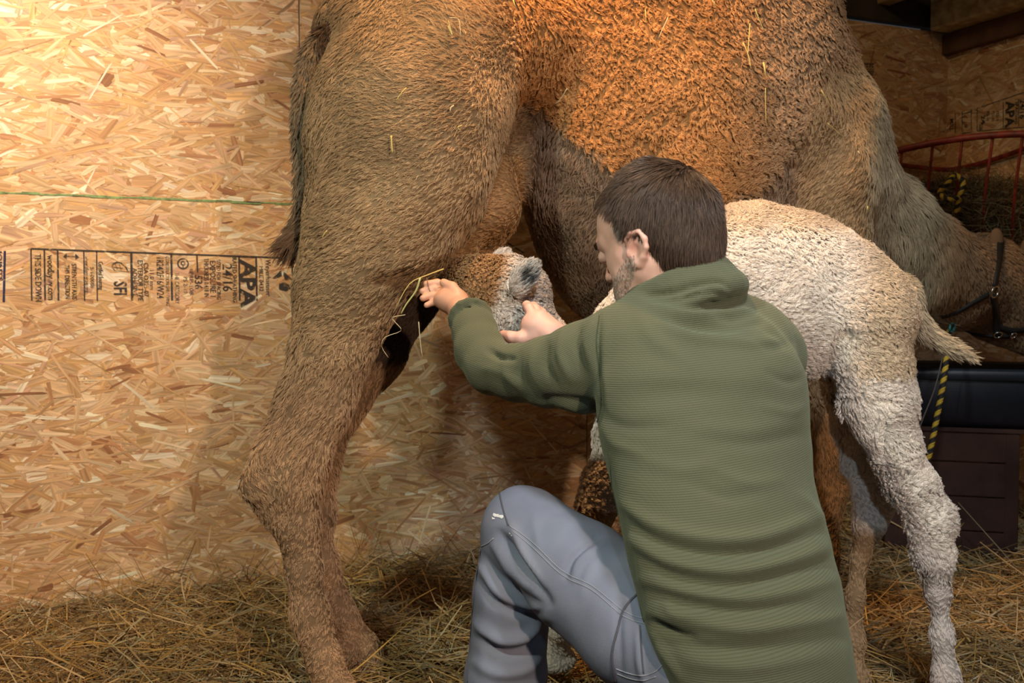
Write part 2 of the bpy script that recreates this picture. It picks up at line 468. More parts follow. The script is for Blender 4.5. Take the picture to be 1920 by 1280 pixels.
def flat_panel(name, p0, du, L, z0, z1, n, thick=.011, mat=None, parent=None):
    c = p0 + du * (L / 2) + ZZ * ((z0 + z1) / 2) + n * (thick / 2)
    V, F, T = box(c, (L, thick, z1 - z0), R=[du, n, ZZ], bev=.0015)
    return mesh_np(name, V, [F, T], mat, parent, smooth=False)
PAL = np.array([[.70, .46, .25], [.76, .53, .31], [.86, .66, .42], [.62, .37, .18], [.54, .29, .14], [.68, .42, .19], [.36, .17, .08], [.12, .07, .045], [.92, .79, .58], [.64, .40, .25]])
PW = np.array([.24, .20, .11, .12, .06, .13, .022, .006, .035, .07]); PW /= PW.sum()
def flakes(name, p0, du, L, z0, z1, n_in, count, parent, big=1.0, zw=None):
    """wood strands pressed into the face of an OSB sheet, each one its own chip of wood"""
    ln = rng.gamma(4.0, .021, count) * big + .018; wd = np.clip(rng.gamma(1.7, .0105, count) + .0022, .0022, .05) * big
    o = np.argsort(-ln * wd); ln, wd = ln[o], wd[o]
    ang = rng.normal(size=count) * .40; r = rng.random(count) < .16; ang[r] = rng.random(r.sum()) * 3.1
    cx = rng.random(count) * L; cz = z0 + rng.random(count) * (z1 - z0)
    h = (.0004 + .0024 * np.arange(count) / count + rng.random(count) * .0006)
    base = np.array([[-.5, -.35], [-.42, -.5], [0, -.5], [.44, -.46], [.5, -.1], [.47, .38], [.1, .5], [-.40, .48], [-.49, .1]])
    q = base[None] + rng.normal(size=(count, 9, 2)) * np.array([.045, .07])
    lx = q[:, :, 0] * ln[:, None]; ly = q[:, :, 1] * wd[:, None]
    X = cx[:, None] + lx * np.cos(ang)[:, None] - ly * np.sin(ang)[:, None]
    Z = cz[:, None] + lx * np.sin(ang)[:, None] + ly * np.cos(ang)[:, None]
    X = np.clip(X, .0005, L - .0005); Z = np.clip(Z, z0 + .0005, z1 - .0005)
    top = p0 + X[..., None] * du + Z[..., None] * ZZ - n_in * h[:, None, None]
    bot = top + n_in * (h[:, None, None] + .0002) + 0
    V = np.concatenate([top, bot], 1).reshape(-1, 3)
    b = (np.arange(count) * 18)[:, None]
    cap = b + np.arange(9)[None]
    i = np.arange(9); sk = np.stack([i, i + 9, (i + 1) % 9 + 9, (i + 1) % 9], 1)
    S = (b[:, :, None] + sk[None]).reshape(-1, 4)
    e1 = V[cap[0, 1]] - V[cap[0, 0]]; e2 = V[cap[0, 3]] - V[cap[0, 1]]
    if np.cross(e1, e2) @ (-n_in) < 0: cap = cap[:, ::-1]; S = S[:, ::-1]
    ci = rng.choice(len(PAL), count, p=PW); c = PAL[ci] * (1 + rng.normal(size=(count, 1)) * .07) * (1 + rng.normal(size=(count, 3)) * .015)
    big_dark = ((ci == 7) & (ln * wd > .0006)) | ((ci == 6) & (ln * wd > .002)); c[big_dark] = PAL[4]
    C = np.repeat(np.clip(c, .02, .95), 18, 0)
    ou = rng.random((count, 1)) * 50
    U = np.stack([np.concatenate([lx, lx], 1) + ou, np.concatenate([ly, ly], 1) + ou * 1.7], -1).reshape(-1, 2)
    o = mesh_np(name, V, [cap, S], m_flake, parent, smooth=False, col=C, uv=U)
    return tag(o, kind='stuff')

GREEN_Z = float(wall_pt(0, 360)[2]) - .004
wb = empty('wall_back', W0 - UW * 1.4); tag(wb, kind='structure')
LJ = 2.42 - .62
for k, (a, b, z0, z1) in enumerate([(-1.4, .92 + .0, GREEN_Z + .003, 2.17), (.923, T_CORNER, GREEN_Z + .003, 2.17), (-1.4, 2.02, 0, GREEN_Z), (2.023, T_CORNER, 0, GREEN_Z)]):
    s = flat_panel('osb_panel', W0 + UW * a, UW, b - a, z0, z1, VW, mat=m_board, parent=wb)
    if b > -1:
        vis0 = max(a, -.55)
        flakes('wood_flakes', W0 + UW * vis0, UW, b - vis0, z0, z1, VW, int((b - vis0) * (z1 - z0) * 2400), s, big=1.5)
g = box(W0 + UW * 1.2 + ZZ * (GREEN_Z + .0015) + VW * .002 - VW * .002, (5.2, .008, .0045), R=[UW, VW, ZZ])
gj = join([box(W0 + UW * (t + .02) + ZZ * (GREEN_Z + .0015 + rng.normal() * .0012) - VW * .001, (.05, .006, .004 + .004 * rng.random()), R=[UW, VW, ZZ]) for t in np.arange(-.6, 3.8, .048)])
mesh_np('green_edge_strip', gj[0], gj[1], m_green, wb, smooth=False)
uc = mesh_np('upper_boards', *(lambda v: (v[0], [v[1], v[2]]))(box(W0 + UW * 1.2 + ZZ * 2.5 + VW * .03, (5.4, .04, .62), R=[UW, VW, ZZ], bev=.003)), m_dark, wb, smooth=False)

wr = empty('wall_right', CORNER); tag(wr, kind='structure')
DR = -VW
for (z0, z1) in ((0, 1.22), (1.223, 2.17)):
    s = flat_panel('osb_panel', CORNER, DR, 2.44, z0, z1, UW, mat=m_board, parent=wr)
    flakes('wood_flakes', CORNER, DR, 2.44, z0, z1, UW, int(2.44 * (z1 - z0) * 1700), s, big=1.5)
mesh_np('upper_boards', *(lambda v: (v[0], [v[1], v[2]]))(box(CORNER + DR * 1.5 + ZZ * 2.5 + UW * .05, (3.4, .04, .62), R=[DR, UW, ZZ], bev=.003)), m_dark, wr, smooth=False)
# header timbers on top of the walls
v = box(CORNER + DR * 1.25 + ZZ * 2.115 - UW * .022, (2.5, .04, .09), R=[DR, UW, ZZ], bev=.004)
mesh_np('trim_1', v[0], v[1:], simple('brown_plank', (.16, .08, .045), .8, noise=.4, nscale=10, bump=.3), smooth=False)['kind'] = 'structure'
tb = empty('trim_2', CORNER + ZZ * 2.2); tag(tb, kind='structure')
v = box(CORNER + DR * 1.27 + ZZ * 2.245 - UW * .07, (2.5, .14, .165), R=[DR, UW, ZZ], bev=.01)
s = mesh_np('beam_core', v[0], v[1:], simple('gnawed_pale_timber', (.78, .70, .42), .8, nscale=22, col2=(.45, .36, .18), bump=.9, bscale=60), tb, smooth=False)
v = box(wall_pt(1660, -3) - VW * .35 + ZZ * .02, (.9, .07, .09), R=[-VW, UW, ZZ], bev=.004)
mesh_np('trim_3', v[0], v[1:], m_lumber, smooth=False)['kind'] = 'structure'
m_batten = simple('ochre_batten', (.42, .27, .10), .7, noise=.3, nscale=14)
c = wall_pt(566, 560)
v = box(np.array([c[0], c[1], GREEN_Z / 2]) - VW * .012, (.038, .018, GREEN_Z - .01), R=[UW, VW, ZZ], bev=.002)
mesh_np('trim_4', v[0], v[1:], m_batten, smooth=False)['kind'] = 'structure'
ce = box((.6, 1.6, 2.84), (7.5, 7, .05)); o = mesh_np('ceiling', ce[0], ce[1:], m_dark, smooth=False); o['kind'] = 'structure'
for (nm, c, s) in (('wall_left', W0 - UW * 1.45 - VW * 1.5 + ZZ * 1.4, (.05, 3.2, 2.8)),):
    v = box(c, s, R=[UW, VW, ZZ]); o = mesh_np(nm, v[0], v[1:], m_board, smooth=False); o['kind'] = 'structure'

# ---------------------------------------------------------------- floor and bedding
def floor_h(x, y):
    x = np.asarray(x, float); y = np.asarray(y, float)
    tw = (x - W0[0]) * UW[0] + (y - W0[1]) * UW[1]; dw = -((x - W0[0]) * VW[0] + (y - W0[1]) * VW[1])
    h = .004 + .012 * np.exp(-(dw / .30) ** 2) * (.5 + .5 * np.sin(tw * 2.3 + 1.2)) + .02 * np.exp(-((tw - .55) / .4) ** 2 - (dw / .30) ** 2)
    h -= .05 * np.clip((1.3 - tw) / 1.0, 0, 1) * np.exp(-(dw / .55) ** 2)
    h += .03 * np.exp(-((tw - 1.95) / .45) ** 2 - ((dw - .35) / .45) ** 2)
    h += .06 * np.exp(-((tw - 3.9) / .9) ** 2)
    p = np.stack([x.ravel(), y.ravel(), 0 * x.ravel()], 1)
    h = h + (vnoise(p, 5, 3) * .018 + vnoise(p, 13, 4) * .009).reshape(x.shape)
    return h
gx = np.linspace(-3.2, 3.6, 260); gy = np.linspace(-1.0, 5.0, 230)
X, Y = np.meshgrid(gx, gy, indexing='ij'); Zf = floor_h(X, Y) - .012
Vf = np.stack([X, Y, Zf], -1).reshape(-1, 3); i, j = np.meshgrid(np.arange(259), np.arange(229), indexing='ij'); i = i.ravel(); j = j.ravel()
Ff = np.stack([i * 230 + j, (i + 1) * 230 + j, (i + 1) * 230 + j + 1, i * 230 + j + 1], 1)
o = mesh_np('floor', Vf, Ff, m_ground); o['kind'] = 'structure'

SPAL = np.array([[.50, .36, .13], [.40, .28, .11], [.62, .50, .26], [.30, .21, .09], [.34, .33, .17], [.46, .44, .27], [.20, .14, .07], [.58, .40, .10]])
def straw_geo(p, az, tilt, L, w, bend, col):
    """bent three-sided stalks"""
    n = len(p); K = 3
    d = np.stack([np.cos(az) * np.cos(tilt), np.sin(az) * np.cos(tilt), np.sin(tilt)], 1)
    s = np.stack([-np.sin(az), np.cos(az), 0 * az], 1); u = np.cross(d, s)
    mid = p + s * bend[:, :1] * L[:, None] + u * bend[:, 1:] * L[:, None]
    pts = np.stack([p - d * L[:, None] / 2, mid, p + d * L[:, None] / 2], 1)
    a = np.array([0, 2.094, 4.189]); rr = np.array([1, 1, .6])
    V = pts[:, :, None, :] + w[:, None, None, None] * rr[None, :, None, None] * (np.cos(a)[None, None, :, None] * s[:, None, None, :] + np.sin(a)[None, None, :, None] * u[:, None, None, :])
    V = V.reshape(-1, 3); b = (np.arange(n) * 9)[:, None, None]
    f = np.array([[k * 3 + m, (k + 1) * 3 + m, (k + 1) * 3 + (m + 1) % 3, k * 3 + (m + 1) % 3] for k in range(2) for m in range(3)])
    return V, (b + f[None]).reshape(-1, 4), np.repeat(col, 9, 0)
SPAL = SPAL * np.array([.98, .86, .84])
m_straw = attr_mat('straw', .5, spec=.4)
def bed(n, xr, yr, seed, topk=.036):
    x = rng.uniform(*xr, n); y = rng.uniform(*yr, n)
    tw = (x - W0[0]) * UW[0] + (y - W0[1]) * UW[1]; dw = -((x - W0[0]) * VW[0] + (y - W0[1]) * VW[1])
    pxx = 960 + FX * x / y
    ok = (dw > .03) & (tw < T_CORNER - .05) & (np.abs(pxx - 960) < 1150)
    x, y = x[ok], y[ok]; n = len(x)
    layer = rng.random(n) ** 1.4
    L = rng.gamma(3.5, .028, n) + .02; L = np.minimum(L, .34)
    z = floor_h(x, y) + layer * topk
    tilt = rng.normal(size=n) * .22; dark = .35 + .65 * layer
    ci = rng.choice(len(SPAL), n, p=[.2, .18, .13, .15, .12, .08, .09, .05])
    c = SPAL[ci] * (1 + rng.normal(size=(n, 1)) * .18)
    dwk = -((x - W0[0]) * VW[0] + (y - W0[1]) * VW[1])
    az = rng.random(n) * 6.283
    # near the walls lie along them
    nw = dwk < L * .55; az[nw] = math.atan2(UW[1], UW[0]) + rng.normal(size=nw.sum()) * .35
    p = np.stack([x, y, z + np.abs(np.sin(tilt)) * L * .4], 1)
    return straw_geo(p, az, tilt, L, rng.gamma(6, .00022, n) + .0004, rng.normal(size=(n, 2)) * .07, np.clip(c, .02, .9))
parts = [bed(70000, (-2.0, 2.6), (2.15, 4.6), 1)]
# coarse stalks and those leaning up the boards
n = 420
tw = rng.uniform(-.35, 2.2, n); z = rng.random(n) ** 2 * .10 + .07
L = rng.uniform(.08, .24, n); az = math.atan2(UW[1], UW[0]) + rng.choice([0, np.pi], n) + rng.normal(size=n) * .12
tl = rng.uniform(.3, 1.35, n); pw = W0 + tw[:, None] * UW - VW * rng.uniform(.02, .07, (n, 1)); pw[:, 2] = floor_h(pw[:, 0], pw[:, 1]) + np.sin(tl) * L * .42
keep = rng.random(n) < .55
parts.append(straw_geo(pw[keep], az[keep], tl[keep], L[keep], rng.uniform(.0008, .0022, n)[keep], (rng.normal(size=(n, 2)) * np.array([0.0, .08]))[keep], SPAL[rng.choice(8, n)][keep] * 1.05))
n = 900
x = rng.uniform(-1.9, 2.4, n); y = rng.uniform(2.3, 4.2, n); dw = -((x - W0[0]) * VW[0] + (y - W0[1]) * VW[1]); ok = dw > .2; x, y = x[ok], y[ok]; n = len(x)
tl = np.abs(rng.normal(size=n)) * .35; L = rng.uniform(.1, .3, n)
parts.append(straw_geo(np.stack([x, y, floor_h(x, y) + .05 + np.sin(tl) * L * .4], 1), rng.random(n) * 6.28, tl, L, rng.uniform(.0012, .0024, n), rng.normal(size=(n, 2)) * .06, np.clip(SPAL[rng.choice(8, n, p=[.25, .1, .3, .05, .05, .15, 0, .1])] * 1.15, 0, .9)))
V = np.vstack([p[0] for p in parts]); o_ = 0; Fl = []
for p in parts: Fl.append(p[1] + o_); o_ += len(p[0])
C = np.vstack([p[2] for p in parts])
bed_o = mesh_np('straw_bedding', V, np.vstack(Fl), m_straw, smooth=False, col=C)
tag(bed_o, 'deep loose golden brown straw and hay strewn over the stall floor', 'straw', kind='stuff')

# ---------------------------------------------------------------- printed grade stamps on the boards
def ink(name, col, wear=.5):
    m, nt, b = nodes(name); b.inputs['Base Color'].default_value = (*col, 1); b.inputs['Roughness'].default_value = .8
    tc = N_(nt, 'ShaderNodeTexCoord'); nz = N_(nt, 'ShaderNodeTexNoise'); nz.inputs['Scale'].default_value = 55; nz.inputs['Detail'].default_value = 6
    geo = N_(nt, 'ShaderNodeNewGeometry'); nt.links.new(geo.outputs['Position'], nz.inputs['Vector'])
    mr = N_(nt, 'ShaderNodeMapRange'); mr.inputs[1].default_value = wear - .12; mr.inputs[2].default_value = wear + .05; mr.inputs[3].default_value = 0.12; mr.inputs[4].default_value = .9
    nt.links.new(nz.outputs[0], mr.inputs[0]); nt.links.new(mr.outputs[0], b.inputs['Alpha'])
    return m
m_ink = ink('black_ink', (.055, .045, .04), .44); m_ink2 = ink('faded_ink', (.07, .055, .05), .47); m_inkb = ink('blue_ink', (.03, .03, .09), .4)
def wtext(s, px, py, hpx, length=None, bold=0.0, mat=None, parent=None, plane=wall_pt, ax=(UW, VW), off=.0042, name='printed_text', rot=True):
    p = plane(px, py, off); D = p[1]
    c = bpy.data.curves.new(name, 'FONT'); c.body = s; c.size = hpx / FX * D * 1.38; c.align_x = 'LEFT'; c.align_y = 'CENTER' ; c.offset = bold * c.size; c.resolution_u = 2; c.extrude = .0001
    c.materials.append(mat or m_ink)
    o = bpy.data.objects.new('tmp', c); COL.objects.link(o)
    if rot: X = -ZZ; Yv = ax[0]
    else: X = ax[0]; Yv = ZZ
    Zv = np.cross(X, Yv)
    sx = 1.0
    if length:
        w = len(s) * c.size * .56; sx = (length / FX * D) / w
    M = Matrix([[X[0] * sx, Yv[0], Zv[0], p[0]], [X[1] * sx, Yv[1], Zv[1], p[1]], [X[2] * sx, Yv[2], Zv[2], p[2]], [0, 0, 0, 1]])
    bpy.context.view_layer.update()
    me = bpy.data.meshes.new_from_object(o.evaluated_get(bpy.context.evaluated_depsgraph_get()))
    bpy.data.objects.remove(o); me.transform(M); me.name = name
    return link(name, me, None, parent)
def wline(a, b, wpx, mat=None, parent=None, plane=wall_pt, n=VW, name='printed_line', off=.0040):
    A, B = plane(*a, off), plane(*b, off); d = B - A; L = np.linalg.norm(d); d /= L; w = wpx / FX * A[1]
    v = box((A + B) / 2, (L, .0004, w), R=[d, n, np.cross(d, n)])
    return mesh_np(name, v[0], v[1], mat or m_ink, parent, smooth=False)
stamp = empty('grade_stamp', wall_pt(300, 520, .003)); tag(stamp, 'long black ink grade stamp printed sideways across the left chipboard wall', 'printed stamp')
def top(x): return 466 + (x - 58) * 16 / 440.
wline((58, top(58)), (540, top(540)), 3.2, parent=stamp)
for x, w in ((58, 2.6), (83, 3), (108, 3), (157, 2.2), (181, 2.2), (246, 4), (321, 3.5), (369, 2.6), (448, 3), (480, 3), (548, 2)):
    y1 = 563 if x != 369 else 510
    wline((x, top(x)), (x + 1.5, y1), w, parent=stamp)
for (s, x, y, h, L, b, m) in [
    ('THIS SIDE DOWN', 70, 476, 11, 88, .012, m_ink), ('woodbywy.com', 94, 478, 12, 88, .012, m_ink),
    ('STRENGTH AXIS', 138, 494, 8.5, 66, .01, m_ink), ('THIS DIRECTION', 125, 496, 8.5, 66, .01, m_ink),
    ('www.sfiprogram.org', 162, 480, 7, 82, 0, m_ink2), ('SFI-00008', 172, 500, 7, 50, 0, m_ink2), ('Certified Sourcing', 188, 490, 8.5, 72, .012, m_ink),
    ('SFI', 224, 527, 23, 38, .02, m_ink),
    ('CSA O325-07', 273, 492, 8.5, 68, .01, m_ink), ('EXTERIOR TYPE', 262, 487, 9, 78, .01, m_ink), ('ADHESIVE', 252, 502, 8.5, 54, .01, m_ink2), ('11.0 mm', 284, 504, 8, 44, 0, m_ink2),
    ('1R24/2F16/W24', 299, 480, 13, 86, .004, m_ink), ('CONSTRUCTION SHEATHING', 313, 480, 6.5, 84, 0, m_ink2),
    ('THE CATEGORY', 331, 510, 8, 54, 0, m_ink2), ('PS 2-10', 347, 518, 7.5, 40, 0, m_ink2), ('PRP-108', 358, 508, 7.5, 50, 0, m_ink2),
    ('536', 371, 515, 14, 30, .02, m_ink), ('THICKNESS 0.418 IN', 386, 484, 8.5, 82, .006, m_ink), ('EXPOSURE 1', 398, 488, 10.5, 70, .012, m_ink),
    ('SIZED FOR SPACING', 409, 486, 7.5, 78, .004, m_ink), ('24/16', 425, 494, 18, 64, .008, m_ink), ('RATED SHEATHING', 439, 482, 8, 80, .004, m_ink),
    ('APA', 463, 488, 27, 78, .035, m_ink), ('MILL 0432', 489, 498, 8, 56, 0, m_ink2), ('Weyerhaeuser', 502, 486, 10, 76, 0, m_ink2)]:
    wtext(s, x, y, h, L, b, m, stamp)
# double arrow, sourcing leaf, agency ring, tree in a triangle
def shape2(name, polys, px, py, s, mat, parent, plane=wall_pt, off=.0044, ax=(UW, VW)):
    p = plane(px, py, off); k = 1 / FX * p[1] * s; V = []; F = []
    parts_ = []
    for pl in polys:
        q = np.array(pl, float) * k; n = len(q)
        top_ = p + q[:, :1] * ax[0] - q[:, 1:] * ZZ; bot_ = top_ + ax[1] * .0004
        VV = np.vstack([top_, bot_]); parts_.append((VV, n))
    bm_v = []; faces = []; o = 0
    for VV, n in parts_:
        bm_v.append(VV); faces.append(list(range(o, o + n))); 
        for i in range(n): faces.append([o + i, o + (i + 1) % n, o + n + (i + 1) % n, o + n + i])
        o += 2 * n
    me = bpy.data.meshes.new(name); me.from_pydata(np.vstack(bm_v).tolist(), [], faces); me.update()
    return link(name, me, mat, parent)
shape2('printed_arrow', [[(-14, -4), (-14, 4), (14, 4), (14, -4)], [(-14, 4), (14, 4), (14, 7), (-14, 7)]][0:0] + [[(-13, -2), (13, -2), (13, 0), (-13, 0)], [(-9, -8), (-17, 0), (-9, 6)][::1], [(9, -8), (17, 0), (9, 6)]], 133, 481, .8, m_ink, stamp)
def ring(r0, r1, cx=0, cy=0, n=20, a0=0, a1=6.283):
    a = np.linspace(a0, a1, n); return [[(cx + r * math.cos(t), cy + r * math.sin(t)) for (r, t) in ((r0, a[i]), (r1, a[i]), (r1, a[i + 1]), (r0, a[i + 1]))] for i in range(n - 1)]
shape2('printed_ring', ring(8, 10.5) + ring(2.5, 4.5, 0, -1, 10) + [[(-1, 3), (1, 3), (1, 7), (-1, 7)]], 343, 494, 1, m_ink, stamp)
leaf = [(-11, -10), (-3, -14), (6, -12), (14, -4), (19, 5), (11, 5), (2, 4), (-7, 3), (-12, -3)]
lf = [[leaf[i], leaf[(i + 1) % 9], tuple(np.array(leaf[(i + 1) % 9]) * .82), tuple(np.array(leaf[i]) * .82)] for i in range(9)]
shape2('printed_leaf', lf + [[(-9, -4), (8, -2), (8, -1), (-9, -3)], [(-6, -9), (-2, 2), (-1, 2), (-5, -9)], [(1, -10), (4, 2), (5, 2), (2, -10)]], 222, 504, 1, m_ink, stamp)
shape2('printed_tree', [[(-20, 2), (0, -18), (0, -4), (-14, 3)], [(4, -14), (24, 4), (8, 6), (4, -4)], [(-6, 14), (6, 10), (16, 16), (20, 24), (8, 30), (-6, 26)]], 528, 520, .85, m_ink, stamp)
st2 = empty('panel_mark', wall_pt(8, 520, .003)); tag(st2, 'dark blue ink rule and cut off letters at the far left of the chipboard wall', 'printed mark')
wline((9, 470), (7, 566), 4, m_inkb, st2, name='printed_line'); wtext('JOINTS', -2, 470, 9, 60, .01, m_inkb, st2)
st3 = empty('board_mark', wall_pt(1605, 140, .003)); tag(st3, 'two small ink boxes printed high on the back wall behind the shoulder', 'printed mark')
for (a, b) in (((1577, 110), (1592, 110)), ((1592, 110), (1592, 153)), ((1592, 153), (1577, 153)), ((1577, 153), (1577, 110))): wline(a, b, 1.6, m_ink2, st3)
wtext('o', 1585, 130, 8, None, .02, m_ink, st3)
for k, x in enumerate((1621, 1626, 1631, 1636)): wtext('RATED SHEATH', x, 118, 5.5, 50, .02, m_ink, st3)
st4 = empty('corner_stamp', wall2_pt(1850, 215, .003)); tag(st4, 'row of printed ink boxes and letters on the right wall above the red rack', 'printed stamp')
A2 = (DR, UW)
def w2l(a, b, w): wline(a, b, w, m_ink2, st4, wall2_pt, UW)
for x in (1791, 1804, 1821, 1832, 1881, 1910): w2l((x, 214 - (x - 1780) * .22), (x, 250 - (x - 1780) * .1), 1.5)
w2l((1832, 203), (1920, 173), 1.5); w2l((1804, 214), (1821, 209), 1.5); w2l((1804, 250), (1821, 248), 1.5); w2l((1832, 246), (1920, 238), 1.3)
def w2t(s, x, y, h, L, b=.01):
    wtext(s, x, y, h, L, b, m_ink, st4, wall2_pt, A2)
w2t('MILL', 1784, 222, 9, 26); w2t('o', 1812, 232, 9, None, .03); w2t('24', 1843, 216, 9, 18, .03); w2t('536', 1839, 232, 8, 14, .02)
for x in (1852, 1862, 1870): w2t('PS2-10', x, 208, 6, 22)
w2t('APA', 1893, 190, 19, 42, .04); w2t('SPACING', 1906, 190, 6, 40, .02); w2t('24/16', 1917, 186, 12, 44, .02)
# ================================================================ MOTHER CAMEL
A0 = np.array([-.50, 2.45, 0.])
def C(px, py, v): return on_plane(px, py, A0 + VW * v, VW)
def cs(px, py, v, rpx):                   # point on the camel's plane v and a radius seen as rpx
    p = C(px, py, v); return (p, PR(rpx, p[1]))
CamR = np.array([UW, VW, ZZ])
h = .0105
cf = Field((-1.05, 1.85, -.02), (2.35, 4.25, 2.42), h)
def ce_(px, py, v, ru, rv, rz, k=.10, tilt=0):
    p = C(px, py, v); s = p[1] / FX
    R = CamR.copy()
    if tilt:
        a = math.radians(tilt); R = np.array([UW * math.cos(a) + ZZ * math.sin(a), VW, -UW * math.sin(a) + ZZ * math.cos(a)])
    cf.ell(p, (ru * s, rv, rz * s), R, k)
# barrel and hump
ce_(1245, 190, .03, 272, .36, 425, .07)
ce_(1190, 270, .03, 205, .37, 360, .07)
ce_(1370, 170, .02, 185, .36, 330, .10)
ce_(1190, -40, .02, 300, .28, 230, .15)
ce_(1180, -190, .02, 170, .15, 170, .20)
# pelvis, croup
ce_(860, 80, .02, 265, .28, 150, .07)
# chest and shoulder
ce_(1490, 260, .0, 112, .27, 220, .08, 8)
ce_(1545, 300, .0, 80, .21, 150, .08)
ce_(1390, 20, .02, 105, .26, 150, .08)
# near hind leg
cf.chain([cs(800, 130, -.12, 175), cs(765, 230, -.17, 172), cs(745, 330, -.19, 160)], .06)
cf.chain([cs(745, 330, -.19, 160), cs(705, 440, -.20, 128), cs(650, 550, -.20, 92), cs(622, 660, -.20, 68), cs(598, 750, -.20, 60), cs(562, 850, -.20, 50), cs(550, 915, -.20, 45)], .05)
cf.cone(*cs(820, 400, -.20, 62), *cs(745, 480, -.21, 50), k=.05)
cf.chain([cs(800, 400, -.16, 60), cs(700, 510, -.19, 50)], .05)
# tendon and point of hock
cf.chain([cs(560, 740, -.20, 30), cs(505, 850, -.20, 22), cs(478, 908, -.20, 23), cs(510, 975, -.20, 20)], .035)
cf.chain([cs(550, 915, -.20, 46), cs(560, 985, -.20, 40), cs(568, 1070, -.205, 33), cs(582, 1150, -.21, 31), cs(606, 1240, -.22, 32), cs(630, 1310, -.23, 39), cs(655, 1352, -.24, 40)], .03)
p = C(690, 1366, -.25); cf.ell(p, (.115, .075, .045), CamR, .03)
p = C(640, 1372, -.25); cf.ell(p, (.07, .06, .04), CamR, .03)
# far hind leg
cf.chain([cs(900, 250, .16, 130), cs(840, 400, .13, 100), cs(760, 545, .10, 62), cs(700, 660, .08, 52), cs(636, 760, .06, 42), cs(592, 880, .04, 36), cs(592, 960, .02, 30), cs(608, 1060, .0, 24), cs(636, 1150, .0, 24), cs(668, 1220, .0, 34), cs(690, 1255, .0, 34)], .05)
p = C(708, 1272, .0); cf.ell(p, (.085, .06, .04), CamR, .03)
# udder
cf.chain([cs(900, 300, .0, 60), cs(905, 385, -.02, 68)], .05)
cf.chain([cs(872, 425, -.02, 42), cs(862, 468, -.03, 26), cs(858, 500, -.03, 14)], .03)
cf.chain([cs(925, 420, .03, 40), cs(915, 455, .03, 22)], .03)
# flank fold
# near foreleg
cf.chain([cs(1545, 240, -.16, 100), cs(1552, 330, -.18, 84), cs(1560, 430, -.18, 60), cs(1562, 520, -.17, 52), cs(1556, 640, -.16, 44), cs(1556, 760, -.15, 41), cs(1556, 840, -.15, 40), cs(1550, 930, -.15, 28), cs(1545, 1040, -.15, 24), cs(1545, 1120, -.15, 28)], .05)
cf.cone(*cs(1500, 430, -.17, 38), *cs(1535, 370, -.19, 50), k=.04)
p = C(1560, 1150, -.15); cf.ell(p, (.10, .07, .035), CamR, .03)
# far foreleg
cf.chain([cs(1500, 300, .18, 80), cs(1480, 480, .16, 58), cs(1462, 640, .15, 44), cs(1455, 800, .15, 38), cs(1455, 900, .15, 24), cs(1455, 1020, .15, 22), cs(1465, 1070, .15, 26)], .05)
p = C(1480, 1082, .15); cf.ell(p, (.10, .07, .035), CamR, .03)
# neck: down and forward to the trough
NK = [(1555, 350, 3.02, 108), (1640, 430, 3.12, 96), (1712, 490, 3.22, 87), (1775, 522, 3.32, 80), (1830, 540, 3.42, 74)]
cf.chain([(P(a, b, Y), PR(r, Y)) for a, b, Y, r in NK], .06)
# head, turned a little to the near side and reaching down to the trough
HD0 = P(1838, 520, 3.45); HD1 = P(1975, 625, 3.52)
cf.cone(HD0, PR(80, 3.45), P(1880, 560, 3.46), PR(66, 3.46), k=.04)
cf.cone(P(1880, 560, 3.46), PR(64, 3.46), HD1, PR(36, 3.5), k=.04)
cf.cone(P(1850, 600, 3.42), PR(34, 3.4), P(1950, 650, 3.48), PR(24, 3.5), k=.03)
cf.cone(P(1975, 600, 3.5), PR(26, 3.5), P(1990, 640, 3.5), PR(24, 3.5), k=.03)
cf.cone(P(1900, 490, 3.40), PR(20, 3.4), P(1930, 505, 3.40), PR(18, 3.4), k=.02)      # brow
CV, CF = cf.surf(); CV = smooth_mesh(CV, CF, 3); CN = vnormals(CV, CF)
# hollows and muscle lines (gaskin groove, hock, stifle crease, flank)
q = [([(500, 880), (560, 800), (600, 700)], -.010, 20), ([(590, 860), (560, 930), (575, 1010)], -.006, 13), ([(530, 900), (560, 960), (565, 1010)], .008, 20),
     ([(700, 500), (770, 490), (850, 450)], .012, 16), ([(690, 530), (760, 520), (850, 480)], -.010, 12), ([(985, 190), (960, 260), (940, 330), (905, 400)], -.016, 20),
     ([(1500, 300), (1495, 360), (1480, 400)], -.018, 20), ([(1030, 230), (1150, 330), (1280, 420)], .012, 60), ([(800, 240), (760, 400), (700, 520)], .010, 45), ([(640, 700), (610, 780), (590, 850)], -.006, 14)]
CV = folds(CV, CN, q)
nz = vnoise(CV, 9, 11) * .006 + vnoise(CV, 24, 12) * .0025
CV = CV + CN * nz[:, None]; CN = vnormals(CV, CF)

